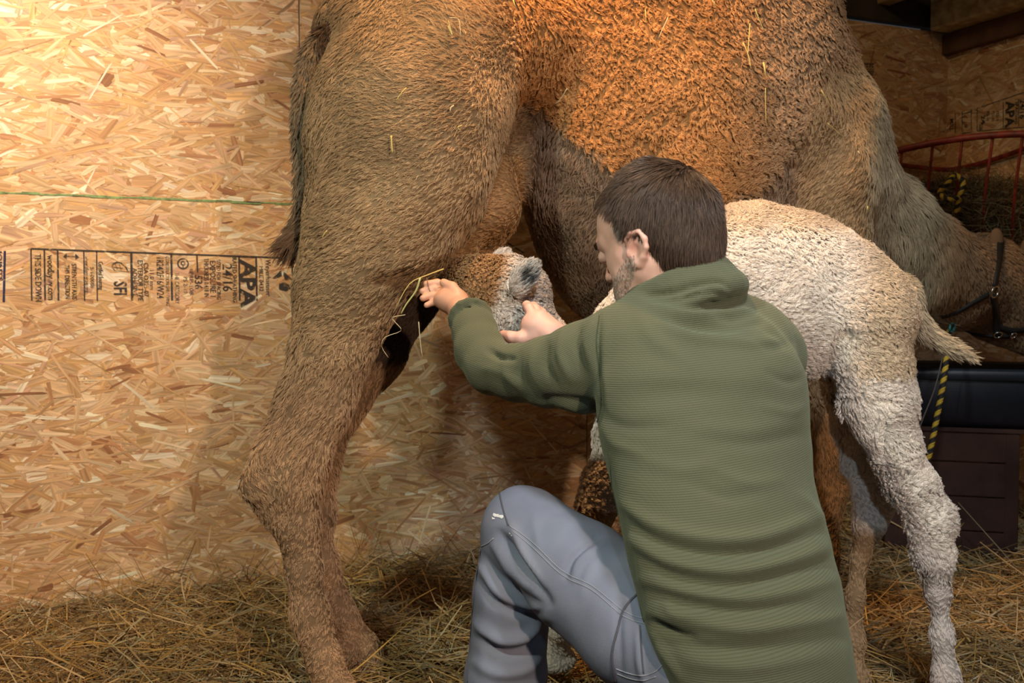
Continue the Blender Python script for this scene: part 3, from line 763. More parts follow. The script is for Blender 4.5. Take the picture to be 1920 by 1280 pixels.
def camel_uv(p): d = p - A0; return d @ UW, d @ VW
def sm(x, a, b): t = np.clip((x - a) / (b - a), 0, 1); return t * t * (3 - 2 * t)
def camel_mask(p):
    """0..1 weights from where the point sits on the animal: woolly flank and hump, belly, lower legs, neck ruff"""
    t, v = camel_uv(p); z = p[:, 2]
    q = proj(C_near(p))
    return t, v, z, q
def C_near(p): return p
def coat(p):
    q = proj(p); t, v = camel_uv(p)
    nz = vnoise(p, 6, 21)
    line = np.interp(q[:, 0], [930, 985, 1060, 1150, 1300, 1420, 1500, 1560], [120, 185, 250, 320, 385, 350, 250, 120]) + nz * 22
    wool = sm(line - q[:, 1], -12, 14) * sm(q[:, 0] + nz * 25, 925, 990) * (1 - sm(q[:, 0], 1640, 1680)) * (v < .36)
    wool2 = sm(q[:, 0], 860, 960) * (q[:, 1] < 260) * .6 * (1 - wool)
    base = np.array([.38, .25, .135])[None] * np.ones((len(p), 1))
    def blend(c, w):
        nonlocal base
        base = base * (1 - w[:, None]) + np.array(c)[None] * w[:, None]
    blend((.40, .20, .075), wool)
    blend((.33, .24, .16), sm(q[:, 0], 1330, 1500) * wool * .7)
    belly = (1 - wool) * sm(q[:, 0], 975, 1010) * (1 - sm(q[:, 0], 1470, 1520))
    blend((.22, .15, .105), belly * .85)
    blend((.13, .075, .045), belly * sm(q[:, 1], 400, 500) * .7)  # shade low on the belly put into the coat colour
    blend((.42, .26, .145), sm(q[:, 1], 560, 800) * (q[:, 0] < 800))
    blend((.34, .28, .19), sm(q[:, 0], 1615, 1650) * (1 - sm(q[:, 0], 1730, 1800)))
    blend((.26, .16, .09), sm(q[:, 0], 1740, 1800))
    blend((.50, .29, .13), ((q[:, 0] > 850) & (q[:, 0] < 985) & (q[:, 1] > 290) & (q[:, 1] < 490) & (v > -.13)) * .9)  # orange light falling on the udder, painted into the coat
    dark = ((q[:, 0] > 690) & (q[:, 0] < 850) & (v > -.06) & (q[:, 1] > 470) & (q[:, 1] < 680))  # far leg's inner side: its shadow and dark dirt put into the colour
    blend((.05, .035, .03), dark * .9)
    base *= (1 + .22 * vnoise(p, 14, 31) + .12 * vnoise(p, 40, 32))[:, None]
    return np.clip(base, .01, .9), wool, wool2, q, t, v

m_hide = attr_mat('camel_hide', .9, spec=.1)
m_fur = hair_mat('camel_fur', .6, .3, .15)
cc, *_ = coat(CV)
camel = mesh_np('camel', CV, CF, m_hide, None, col=cc * .60)  # hide darkened so the shade between locks is in its colour
tag(camel, 'large brown mother camel standing sideways, head down to the trough', 'camel')

def grow(name, V, F, N, n, fn, mat, parent, K=6, near=True, margin=90):
    p, f = sample(V, F, n)
    nn = N[F[f]].mean(1); nn /= np.linalg.norm(nn, axis=1, keepdims=True)
    view = p - np.array([0, 0, CAMZ]); view /= np.linalg.norm(view, axis=1, keepdims=True)
    q = proj(p); ok = (q[:, 0] > -margin) & (q[:, 0] < 1920 + margin) & (q[:, 1] > -margin - 60) & (q[:, 1] < 1280 + margin)
    if near: ok &= (nn * view).sum(1) < .30
    return fn(name, p[ok], nn[ok], mat, parent)
def camel_short(name, p, n, mat, parent):
    c, wool, w2, q, t, v = coat(p)
    keep = rng.random(len(p)) > wool * .9; p, n, c, q, w2, t = p[keep], n[keep], c[keep], q[keep], w2[keep], t[keep]
    hi_ = (1 - sm(q[:, 1], 560, 720)) * (q[:, 0] < 1000)
    comb = np.array([-.25, -.1, -1.0])[None] * (1 - .55 * hi_[:, None]) + np.array([-.9, -.3, 0])[None] * hi_[:, None] + np.stack([vnoise(p, 7, 41), vnoise(p, 7, 42), vnoise(p, 7, 43)], 1) * .9 + rng.normal(size=p.shape) * .22
    neck = sm(q[:, 0], 1600, 1680)
    comb = comb + neck[:, None] * np.array([.8, .2, -.4])
    L = .012 + .009 * np.clip(vnoise(p, 8, 44) + .5, 0, 1) + .026 * neck * (1 - sm(q[:, 0], 1760, 1850)) + .008 * w2
    L *= 1 - .35 * sm(q[:, 1], 800, 1000)
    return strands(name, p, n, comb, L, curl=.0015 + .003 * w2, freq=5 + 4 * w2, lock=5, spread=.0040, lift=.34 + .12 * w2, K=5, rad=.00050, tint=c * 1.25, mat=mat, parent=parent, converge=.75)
def camel_wool(name, p, n, mat, parent):
    c, wool, w2, q, t, v = coat(p)
    keep = rng.random(len(p)) < wool; p, n, c, q = p[keep], n[keep], c[keep], q[keep]
    comb = np.stack([vnoise(p, 9, 45), vnoise(p, 9, 46), vnoise(p, 9, 47)], 1) * 1.1 + np.array([.0, -.1, -.8])
    low = sm(q[:, 1], 120, 330)
    L = .020 + .012 * low + rng.normal(size=len(p)) * .003
    cr = .0048 + .0042 * low
    return strands(name, p, n, comb, L, curl=cr, freq=8 + 1.5 * low, lock=9, spread=.0036, lift=.52, K=9, rad=.00062, tint=c * 1.3, mat=mat, parent=parent, converge=.8, tip=.4)
tag(grow('short_fur', CV, CF, CN, 150000, camel_short, m_fur, camel), kind='stuff')
tag(grow('curly_wool', CV, CF, CN, 75000, camel_wool, m_fur, camel), kind='stuff')

# tail
tp = spline([C(640, 70, -.05), C(596, 110, -.06), C(578, 200, -.08), C(574, 300, -.09), C(572, 380, -.10), C(560, 430, -.11), C(540, 465, -.12)], 8)
tr = np.interp(np.linspace(0, 1, len(tp)), [0, .15, .35, .6, .75, .9, 1], [PR(36, 2.4), PR(28, 2.4), PR(23, 2.4), PR(13, 2.4), PR(10, 2.4), PR(12, 2.4), PR(5, 2.4)])
V, Fq, Ft = tube(tp, tr, 14)
tail = mesh_np('tail', V, [Fq, Ft], m_hide, camel, col=np.array([.15, .10, .06]) * np.ones((len(V), 1)))
p, f = sample(V, Fq, 3400); nn = p - tp[((p[:, None] - tp[None]) ** 2).sum(-1).argmin(1)]; nn /= np.linalg.norm(nn, axis=1, keepdims=True)
qq = proj(p); k = sm(qq[:, 1], 300, 460)
cb = np.array([0, 0, -1.])[None] + np.where(qq[:, 1:] > 400, np.array([[-.7, -.2, 0]]), 0)
edge = sm(qq[:, 0], 585, 605) * (qq[:, 1] < 260)
tint = np.array([.30, .22, .14])[None] * (1 - edge[:, None]) + np.array([.10, .065, .045])[None] * edge[:, None]
tint = tint * (1 - k[:, None]) + np.array([.22, .13, .075])[None] * k[:, None]
tag(strands('tail_hair', p, nn, cb, .028 + .022 * k, curl=.002, freq=5, lock=7, spread=.005, lift=.35, K=6, rad=.0006, tint=tint * (1 + .3 * rng.normal(size=(len(p), 1)) * .5), mat=m_fur, parent=tail), kind='stuff')
# ears, eye
ef = Field((1.3, 3.1, .9), (2.1, 3.8, 1.4), .005)
for (a, b, Y) in ((1868, 452, 3.36), (1925, 470, 3.60)):
    ef.ell(P(a, b, Y), (.024, .016, .045), None, .01); 
ef.ell(P(1868, 452, 3.33), (.012, .012, .03), None, .006, neg=True)
V, Fq = ef.surf()
def split_mesh(V, F, axis, val):
    for sgn in (-1, 1):
        f = F[((V[F].mean(1)[:, axis] - val) * sgn > 0)]; u = np.unique(f)
        if len(u): r = -np.ones(len(V), int); r[u] = np.arange(len(u)); yield V[u], r[f]
for v_, f_ in split_mesh(V, Fq, 1, 3.48): mesh_np('ear', v_, f_, m_hide, camel, col=np.array([.2, .12, .07]) * np.ones((len(v_), 1)))
def sphere(c, r, n=16, m=10):
    V = [c + r * np.array([math.sin(math.pi * i / m) * math.cos(2 * math.pi * j / n), math.sin(math.pi * i / m) * math.sin(2 * math.pi * j / n), math.cos(math.pi * i / m)]) for i in range(m + 1) for j in range(n)]
    F = [(i * n + j, (i + 1) * n + j, (i + 1) * n + (j + 1) % n, i * n + (j + 1) % n) for i in range(m) for j in range(n)]
    return np.array(V), np.array(F), np.zeros((0, 3), int)
m_eye = simple('dark_eye', (.015, .008, .005), .08, spec=.8)
v = sphere(P(1917, 515, 3.37), PR(15, 3.4)); mesh_np('eye', v[0], v[1], m_eye, camel)

# ================================================================ CALF
kf = Field((-.25, 1.85, -.02), (1.35, 2.75, 1.35), .0085)
def ks(px, py, Y, r): return (P(px, py, Y), PR(r, Y))
# barrel
kf.chain([ks(1215, 640, 2.26, 85), ks(1310, 560, 2.28, 118), ks(1410, 535, 2.30, 128), ks(1500, 550, 2.30, 122), ks(1580, 570, 2.28, 100), ks(1630, 590, 2.26, 78)], .06)
kf.cone(*ks(1390, 470, 2.30, 68), *ks(1500, 480, 2.30, 62), k=.06)
kf.cone(*ks(1440, 590, 2.26, 90), *ks(1515, 640, 2.26, 58), k=.05)
# near hind leg
kf.chain([ks(1625, 610, 2.20, 80), ks(1640, 690, 2.19, 58), ks(1650, 760, 2.19, 54), ks(1672, 830, 2.19, 43), ks(1706, 905, 2.19, 36), ks(1742, 970, 2.19, 33), ks(1750, 1040, 2.19, 27), ks(1757, 1110, 2.19, 18), ks(1765, 1190, 2.19, 16), ks(1774, 1270, 2.19, 21), ks(1778, 1330, 2.19, 33)], .035)
kf.cone(*ks(1618, 765, 2.18, 34), *ks(1632, 800, 2.18, 32), k=.035)
kf.cone(*ks(1765, 960, 2.19, 18), *ks(1770, 985, 2.19, 16), k=.02)
kf.ell(P(1765, 1365, 2.17), (.075, .05, .035), None, .03)
# far hind leg
kf.chain([ks(1610, 620, 2.36, 80), ks(1605, 720, 2.38, 52), ks(1612, 800, 2.38, 40), ks(1626, 870, 2.38, 36), ks(1640, 935, 2.38, 36), ks(1628, 985, 2.38, 25), ks(1613, 1040, 2.38, 16), ks(1603, 1120, 2.38, 14), ks(1597, 1200, 2.38, 21), ks(1590, 1250, 2.38, 26)], .03)
kf.ell(P(1575, 1275, 2.36), (.075, .05, .035), None, .03)
# chest, neck, head
kf.chain([ks(1215, 640, 2.26, 90), ks(1160, 700, 2.26, 66), ks(1080, 700, 2.26, 52), ks(1010, 650, 2.25, 46), ks(975, 600, 2.24, 48), ks(965, 555, 2.25, 55)], .05)
kf.cone(*ks(1185, 620, 2.26, 60), *ks(1300, 560, 2.28, 90), k=.05)
kf.chain([ks(960, 545, 2.26, 60), ks(920, 540, 2.30, 52), ks(885, 528, 2.34, 40), ks(862, 520, 2.37, 30)], .03)
kf.cone(*ks(950, 590, 2.25, 40), *ks(890, 570, 2.32, 28), k=.03)
# front legs
kf.chain([ks(1200, 720, 2.22, 62), ks(1165, 820, 2.22, 42), ks(1135, 905, 2.22, 34), ks(1122, 950, 2.22, 32), ks(1108, 1020, 2.24, 25), ks(1075, 1100, 2.28, 21), ks(1050, 1170, 2.34, 22), ks(1042, 1210, 2.38, 26)], .03)
kf.ell(P(1036, 1236, 2.40), (.06, .05, .03), None, .02)
kf.chain([ks(1260, 700, 2.36, 60), ks(1255, 850, 2.38, 36), ks(1250, 950, 2.38, 32), ks(1248, 1100, 2.38, 21), ks(1250, 1220, 2.38, 24)], .03)
kf.ell(P(1235, 1262, 2.36), (.07, .05, .03), None, .02)
KV, KF = kf.surf(); KV = smooth_mesh(KV, KF, 2); KN = vnormals(KV, KF)
KV = folds(KV, KN, [([(1590, 600), (1570, 660), (1540, 700)], -.012, 22), ([(1660, 790), (1665, 850), (1655, 900)], -.006, 10)])
KV = KV + KN * (vnoise(KV, 16, 51) * .004)[:, None]; KN = vnormals(KV, KF)
def kcoat(p):
    q = proj(p)
    c = np.array([.72, .64, .56])[None] * np.ones((len(p), 1))
    def bl(col, w):
        nonlocal c
        c = c * (1 - w[:, None]) + np.array(col)[None] * w[:, None]
    bl((.62, .46, .30), (1 - sm(q[:, 1], 408, 455)) * .8 * (q[:, 0] > 1100))
    bl((.55, .43, .30), sm(q[:, 0], 1570, 1660) * (q[:, 1] < 700))
    head = (q[:, 0] < 1040) & (q[:, 1] < 690)
    bl((.36, .21, .10), head * (1 - sm(q[:, 0] + (q[:, 1] - 560) * .35, 915, 945)))
    bl((.56, .50, .45), head * sm(q[:, 0] + (q[:, 1] - 560) * .35, 925, 950))
    leg = (p[:, 1] > 2.3) & (q[:, 0] > 1560)
    bl((.36, .24, .13), leg * (sm(q[:, 1], 975, 1010)))
    bl((.42, .27, .13), ((q[:, 0] < 1200) & (q[:, 1] > 948) & (q[:, 1] < 1120)) * 1.0)
    c *= (1 + .12 * vnoise(p, 20, 52))[:, None]
    return np.clip(c, .02, .9), q
kc, _ = kcoat(KV)
m_calf = attr_mat('calf_hide', .9, spec=.1); m_kfur = hair_mat('calf_wool', .65, .14, .15)
calf = mesh_np('camel_calf', KV, KF, m_calf, None, col=kc * .7)
tag(calf, 'cream curly coated camel calf nursing under the mother camel, tail raised', 'camel calf')
def calf_wool(name, p, n, mat, parent):
    c, q = kcoat(p)
    smooth_ = sm(q[:, 1], 1060, 1110) * (q[:, 0] > 1680) + (sm(q[:, 1], 860, 900) * (p[:, 1] > 2.3) * (q[:, 0] > 1540)) + ((q[:, 0] < 1200) & (q[:, 1] > 950))
    smooth_ = np.clip(smooth_ + ((q[:, 0] > 1580) & (q[:, 0] < 1665) & (q[:, 1] > 735) & (q[:, 1] < 850)) * .8, 0, 1)
    comb = np.stack([vnoise(p, 12, 55), vnoise(p, 12, 56), vnoise(p, 12, 57)], 1) * 1.2 + np.array([.2, -.1, -.9])
    head = (q[:, 0] < 1040) & (q[:, 1] < 690)
    L = (.018 + rng.normal(size=len(p)) * .002) * (1 - .62 * smooth_) * np.where(head, .8, 1)
    return strands(name, p, n, comb, L, curl=(.0058 * (1 - smooth_) + .0005) * np.where(head, .8, 1), freq=9, lock=11, spread=.0032, lift=.5 - .25 * smooth_, K=10, rad=.00048, tint=c * 1.12, mat=mat, parent=parent, converge=.82, tip=.45)
tag(grow('curly_wool', KV, KF, KN, 44000, calf_wool, m_kfur, calf), kind='stuff')
tp = spline([P(1655, 545, 2.28), P(1695, 545, 2.27), P(1712, 590, 2.26), P(1740, 625, 2.25), P(1785, 652, 2.24), P(1822, 670, 2.23)], 7)
tr = np.interp(np.linspace(0, 1, len(tp)), [0, .2, .5, .8, 1], [PR(30, 2.25), PR(24, 2.25), PR(19, 2.25), PR(12, 2.25), PR(3, 2.25)])
V, Fq, Ft = tube(tp, tr, 12)
kt = mesh_np('tail', V, [Fq, Ft], m_calf, calf, col=np.array([.40, .31, .20]) * np.ones((len(V), 1)))
p, f = sample(V, Fq, 2200)
along = np.gradient(tp, axis=0); dd = ((p[:, None] - tp[None]) ** 2).sum(-1).argmin(1); nn = p - tp[dd]; nn /= np.linalg.norm(nn, axis=1, keepdims=True)
tag(strands('tail_hair', p, nn, along[dd] / np.linalg.norm(along[dd], axis=1, keepdims=True), .021, curl=.0015, freq=5, lock=9, spread=.004, lift=.25, K=6, rad=.0006, tint=np.array([.42, .33, .22]) * (1 + .1 * rng.normal(size=(len(p), 1))), mat=m_kfur, parent=kt), kind='stuff')
# calf ear (near one, folded back) and far ear
ef = Field((-.15, 2.0, .8), (.2, 2.5, 1.2), .003)
R = np.array([[.55, -.1, .83], [-.83, .0, .55], [0, -1, 0]]); R[2] = np.cross(R[0], R[1]); R /= np.linalg.norm(R, axis=1, keepdims=True)
ef.ell(P(982, 522, 2.155), (.045, .026, .013), R, .006); ef.ell(P(985, 521, 2.135), (.032, .015, .012), R, .006, neg=True)
ef.ell(P(935, 492, 2.33), (.035, .02, .012), R, .006)
V, Fq = ef.surf(); N2 = vnormals(V, Fq); qx = proj(V)
for v_, f_ in split_mesh(V, Fq, 1, 2.24):
    e_ = mesh_np('ear', v_, f_, m_calf, calf, col=np.array([.34, .29, .25]) * np.ones((len(v_), 1)))
    if v_[:, 1].mean() < 2.24: ke = e_
p, f = sample(V, Fq, 700); nn = N2[Fq[f]].mean(1); nn /= np.linalg.norm(nn, axis=1, keepdims=True)
tag(strands('ear_hair', p, nn, np.array([[.6, 0, .5]]) * np.ones((len(p), 1)), .014, curl=.001, lock=6, spread=.003, lift=.3, K=5, rad=.0005, tint=(np.array([[.50, .46, .42]]) * sm(np.linalg.norm(p - P(986, 522, 2.14), axis=1), .012, .024)[:, None] + .10) * (1 + .2 * rng.normal(size=(len(p), 1))), mat=m_kfur, parent=ke), kind='stuff')  # tint darkens toward the ear's hollow, painted shade
v = sphere(P(915, 512, 2.235), .010); mesh_np('eye', v[0], v[1], m_eye, calf)
# ================================================================ MAN
FD = np.array([-.5, .866, 0]); SD = np.array([.866, .5, 0])
LV = [(545, 1280, 95, 1.735, .60), (575, 1288, 128, 1.73, .62), (620, 1290, 165, 1.72, .62), (700, 1312, 196, 1.69, .66), (800, 1322, 197, 1.65, .66), (900, 1340, 198, 1.61, .66),
      (1000, 1363, 203, 1.575, .66), (1100, 1388, 203, 1.545, .68), (1200, 1410, 197, 1.52, .72), (1290, 1432, 188, 1.50, .75)]
def level(py, cx, hw, Y, asp, s=1.0):
    p = P(cx, py, Y); rx = hw / FX * Y / math.sqrt(.75 + .25 * asp ** 2) * s
    return (p[2], p[0], p[1], rx, rx * asp)
YAW = math.atan2(SD[1], SD[0])
def mk(px, py, Y, r): return (P(px, py, Y), PR(r, Y))
LSH, LEL, LWR = (1170, 655, 1.67), (925, 688, 1.89), (872, 598, 2.03)
def arms(f, s, shirt):
    f.chain([mk(1235, 640, 1.70, 84 * s), mk(1165, 662, 1.68, 84 * s), mk(1095, 688, 1.73, 82 * s), mk(1030, 697, 1.79, 64 * s), mk(970, 699, 1.85, 52 * s), mk(925, 689, 1.90, 49 * s)], .02)
    f.chain([mk(925, 689, 1.90, 50 * s), mk(901, 657, 1.95, 46 * s), mk(890, 620, 2.00, 41 * s), mk(884, 596, 2.03, 37 * s)], .015)
    f.chain([mk(1400, 650, 1.76, 84 * s), mk(1425, 668, 1.82, 78 * s), mk(1330, 700, 1.93, 66 * s), mk(1240, 705, 2.0, 58 * s)], .03)
    f.chain([mk(1240, 705, 2.0, 56 * s), mk(1125, 680, 2.03, 42 * s), mk(1066, 655, 2.06, 36 * s)], .02)
# ---- pullover
sf = Field((-.25, 1.2, .02), (.75, 2.25, 1.15), .0055)
sf.stack([level(*l) for l in LV] + [(.30, *P(1440, 1380, 1.50)[:2], .150, .125), (.22, *P(1442, 1460, 1.50)[:2], .145, .125)], YAW, .02)
# shoulders: yoke from neck to deltoids
sf.cone(*mk(1290, 590, 1.72, 62), *mk(1195, 632, 1.69, 62), k=.05)
sf.cone(*mk(1300, 590, 1.74, 62), *mk(1400, 625, 1.79, 62), k=.05)
sf.ell(P(1400, 760, 1.66), (.10, .075, .15), np.array([SD, FD, ZZ]), .06)     # shoulder blade side
sf.ell(P(1240, 760, 1.63), (.09, .06, .14), np.array([SD, FD, ZZ]), .06)
arms(sf, 1.0, True)
# stand collar, rolled over
cc0 = P(1281, 541, 1.725); u0 = SD + ZZ * .24; u0 /= np.linalg.norm(u0); u1 = FD * .93 - ZZ * .36; u1 -= (u1 @ u0) * u0; u1 /= np.linalg.norm(u1); Uc = np.array([u0, u1, np.cross(u0, u1)])
ca = np.linspace(0, 2 * np.pi, 25)
ringp = [cc0 + Uc[0] * .078 * math.cos(a) + Uc[1] * .072 * math.sin(a) for a in ca]
for (dz, rr, out) in ((.012, .0125, 1.0), (-.008, .015, 1.05), (-.03, .018, 1.14)):
    pts = [cc0 + (p - cc0) * out + Uc[2] * dz for p in ringp]
    sf.chain([(p, rr) for p in pts], .012)
sf.cone(cc0 + Uc[2] * .07, .060, cc0 + Uc[2] * .015, .058, k=.004, neg=True)
# cuffs rolled edge
for (c, ax, r) in (((882, 596, 2.02), np.array([-.2, .85, .45]), .041), ((1066, 655, 2.06), np.array([-.95, .2, .25]), .037)):
    c = P(*c); ax = ax / np.linalg.norm(ax); u = np.cross(ax, ZZ); u /= np.linalg.norm(u); w = np.cross(ax, u)
    pts = [(c + u * r * math.cos(a) + w * r * math.sin(a), .0065) for a in np.linspace(0, 2 * np.pi, 15)]
    sf.chain(pts, .006)
    sf.cone(c + ax * .05, .029, c - ax * .004, .029, k=.004, neg=True)
# hem
hem_c = P(1425, 1420, 1.5)
sf.cut(hem_c, np.array([.25, .1, -1.0]) * 1.0)
SV, SF = sf.surf(); SV = smooth_mesh(SV, SF, 2); SN = vnormals(SV, SF)
R_, G_ = 1, -1
fl = [
 # around the collar
 ([(1213, 554), (1262, 547), (1310, 532), (1348, 527), (1366, 540)], -.008, 6), ([(1225, 566), (1280, 560), (1330, 548), (1362, 556)], -.004, 6), ([(1225, 575), (1290, 590), (1350, 588), (1400, 580)], .007, 9), ([(1235, 592), (1300, 612), (1370, 612), (1430, 600)], -.007, 10),
 ([(1230, 600), (1310, 632), (1400, 640), (1460, 640)], .005, 12), ([(1330, 570), (1370, 575), (1405, 565)], -.005, 6), ([(1200, 590), (1230, 640), (1290, 680)], .003, 14),
 # arm hole and sleeve
 ([(1122, 590), (1120, 660), (1128, 740), (1122, 800)], -.005, 5), ([(1135, 600), (1133, 680), (1138, 760)], .002, 7),
 ([(1115, 600), (1100, 640), (1110, 690)], .004, 9), ([(1085, 612), (1080, 650), (1095, 700)], -.0045, 8), ([(1055, 625), (1050, 665), (1070, 710)], .005, 9), ([(1025, 645), (1022, 685), (1045, 725)], -.006, 8),
 ([(1000, 655), (1000, 695), (1020, 735)], .005, 9), ([(975, 665), (972, 705), (990, 745)], -.004, 8), ([(945, 665), (950, 700), (975, 728)], .003, 8),
 ([(915, 655), (935, 668), (960, 672)], -.008, 6), ([(900, 690), (940, 700), (1000, 745)], .003, 10), ([(1000, 760), (1060, 760), (1120, 785)], .004, 9), ([(1030, 745), (1090, 752), (1125, 765)], -.005, 8),
 # back: long sweeps
 ([(1150, 690), (1250, 700), (1350, 690), (1470, 700)], .0016, 26), ([(1180, 745), (1300, 735), (1480, 750)], -.0018, 22), ([(1300, 800), (1400, 806), (1500, 790)], .002, 16), ([(1330, 826), (1410, 832), (1508, 815)], -.002, 12),
 ([(1160, 940), (1230, 985), (1330, 1010), (1430, 1005), (1540, 965)], .006, 13), ([(1160, 965), (1230, 1012), (1330, 1036), (1440, 1030), (1550, 990)], -.007, 11),
 ([(1180, 1010), (1260, 1055), (1370, 1070), (1480, 1050), (1565, 1020)], .006, 13), ([(1190, 1040), (1270, 1080), (1380, 1096), (1490, 1072), (1575, 1045)], -.006, 11),
 ([(1200, 1085), (1290, 1110), (1390, 1120), (1500, 1105), (1585, 1080)], .005, 13), ([(1210, 1110), (1300, 1134), (1400, 1144), (1520, 1130)], -.007, 11),
 ([(1215, 1150), (1300, 1165), (1400, 1180), (1520, 1165), (1590, 1150)], .006, 14), ([(1225, 1165), (1260, 1185), (1300, 1195)], -.010, 8), ([(1240, 1200), (1330, 1215), (1450, 1215), (1590, 1195)], -.005, 13),
 ([(1220, 1175), (1240, 1215), (1275, 1270)], .006, 9), ([(1290, 1240), (1400, 1250), (1540, 1230)], .004, 14), ([(1500, 930), (1530, 960), (1560, 1000)], .004, 12),
 ([(1140, 880), (1160, 960), (1185, 1060), (1205, 1150)], -.003, 6), ([(1300, 905), (1360, 930), (1420, 925)], -.0025, 12), ([(1340, 880), (1400, 905), (1460, 900)], .0025, 12), ([(1200, 860), (1280, 880), (1350, 865)], .002, 15)]
fl = [(a_, b_ * 1.45, c_) for a_, b_, c_ in fl]
fl += [([(1330, 588), (1370, 596), (1415, 585)], -.008, 7), ([(1420, 600), (1450, 625), (1490, 650)], -.004, 10), ([(1395, 628), (1440, 650), (1485, 645)], -.004, 9), ([(1440, 700), (1480, 715), (1508, 705)], -.004, 8), ([(1430, 760), (1480, 772), (1512, 760)], .003, 9), ([(1130, 800), (1150, 830), (1200, 850)], .004, 10), ([(1130, 780), (1170, 800), (1240, 800)], -.004, 10), ([(1245, 1130), (1270, 1150), (1330, 1150)], .006, 8)]
SV = folds(SV, SN, fl)
SN = vnormals(SV, SF)
SV = SV + SN * ((vnoise(SV * np.array([.6, .6, 1.8]), 14, 61) * .0018)[:, None]); SN = vnormals(SV, SF)
def fleece(name):
    m, nt, b = nodes(name); b.inputs['Roughness'].default_value = .85; b.inputs['Specular IOR Level'].default_value = .15
    b.inputs['Sheen Weight'].default_value = .25; b.inputs['Sheen Roughness'].default_value = .5; b.inputs['Sheen Tint'].default_value = (.6, .7, .5, 1)
    g = N_(nt, 'ShaderNodeAttribute', attribute_name='guv'); s = N_(nt, 'ShaderNodeSeparateXYZ'); nt.links.new(g.outputs['Vector'], s.inputs[0])
    def wave(sock, per, sharp):
        a = N_(nt, 'ShaderNodeMath', operation='MULTIPLY'); nt.links.new(sock, a.inputs[0]); a.inputs[1].default_value = math.pi / per
        c = N_(nt, 'ShaderNodeMath', operation='SINE'); nt.links.new(a.outputs[0], c.inputs[0])
        d = N_(nt, 'ShaderNodeMath', operation='ABSOLUTE'); nt.links.new(c.outputs[0], d.inputs[0])
        e = N_(nt, 'ShaderNodeMath', operation='POWER'); nt.links.new(d.outputs[0], e.inputs[0]); e.inputs[1].default_value = sharp
        return e.outputs[0]
    w1 = wave(s.outputs['Y'], .0034, .45); w2 = wave(s.outputs['X'], .0032, .5)
    mm = N_(nt, 'ShaderNodeMath', operation='MULTIPLY_ADD'); nt.links.new(w2, mm.inputs[0]); mm.inputs[1].default_value = .35; nt.links.new(w1, mm.inputs[2])
    nz = N_(nt, 'ShaderNodeTexNoise'); nz.inputs['Scale'].default_value = 900; tc = N_(nt, 'ShaderNodeTexCoord'); nt.links.new(tc.outputs['Object'], nz.inputs['Vector'])
    m2 = N_(nt, 'ShaderNodeMath', operation='MULTIPLY_ADD'); nt.links.new(nz.outputs[0], m2.inputs[0]); m2.inputs[1].default_value = .35; nt.links.new(mm.outputs[0], m2.inputs[2])
    bp = N_(nt, 'ShaderNodeBump'); bp.inputs['Strength'].default_value = .6; bp.inputs['Distance'].default_value = .0013
    nt.links.new(m2.outputs[0], bp.inputs['Height']); nt.links.new(bp.outputs[0], b.inputs['Normal'])
    mr = N_(nt, 'ShaderNodeMapRange'); mr.inputs[1].default_value = .15; mr.inputs[2].default_value = 1.0; nt.links.new(w1, mr.inputs[0])
    nt.links.new(mixc(nt, mr.outputs[0], (.064, .070, .041), (.104, .108, .066)), b.inputs['Base Color'])
    return m
m_fleece = fleece('green_waffle_fleece')
d = SV - P(1340, 900, 1.61)
sS = d @ SD; qS = proj(SV)
slv = np.clip((1125 - qS[:, 0]) / FX * 1.75, 0, 1) * (qS[:, 1] < 830)
uvS = np.stack([sS + .3 * (d @ FD), d[:, 2] - .10 * sS + .42 * slv], 1)

# ---- body
bf = Field((-.35, .95, -.01), (.85, 2.35, 1.15), .009)
bf.stack([level(*l, s=.80) for l in LV[2:]] + [(.36, *P(1430, 1340, 1.52)[:2], .145, .11)], YAW, .02)
arms(bf, .72, False)
KNEE_L = (985, 993, 1.80)
hipL, hipR = P(1330, 1240, 1.53), P(1448, 1315, 1.60)
kneeR = np.array([hipR[0] + FD[0] * .33, hipR[1] + FD[1] * .33, .075]); ankR = kneeR - FD * .40 + np.array([0.0, 0, .03])
ankL = P(930, 1500, 1.84); ankL[2] = .11
def legs(f, s, g=0.0):
    f.chain([(hipL, .118 * s), (P(1200, 1170, 1.60), .102 * s), (P(1085, 1078, 1.70), .094 * s), (P(*KNEE_L), .076 * s)], .02)
    f.chain([(P(*KNEE_L), .076 * s), (P(962, 1110, 1.81), .071 * s), (P(948, 1270, 1.82), .073 * s), (P(938, 1400, 1.83), .068 * s), (ankL, .055 * s)], .02)
    f.chain([(hipR, .118 * s), ((hipR + kneeR) / 2 + ZZ * .02, .10 * s), (kneeR, .074 * s)], .02)
    f.chain([(kneeR, .07 * s), ((kneeR + ankR) / 2 + ZZ * .02, .068 * s), (ankR, .05 * s)], .02)
legs(bf, .80)
bf.cone(hipL, .10, hipR, .10, k=.04)
# hands on the same body
hf_parts = []
BV, BF = bf.surf(); BV = smooth_mesh(BV, BF, 2)
def hand_field(lo, hi): return Field(lo, hi, .0022)
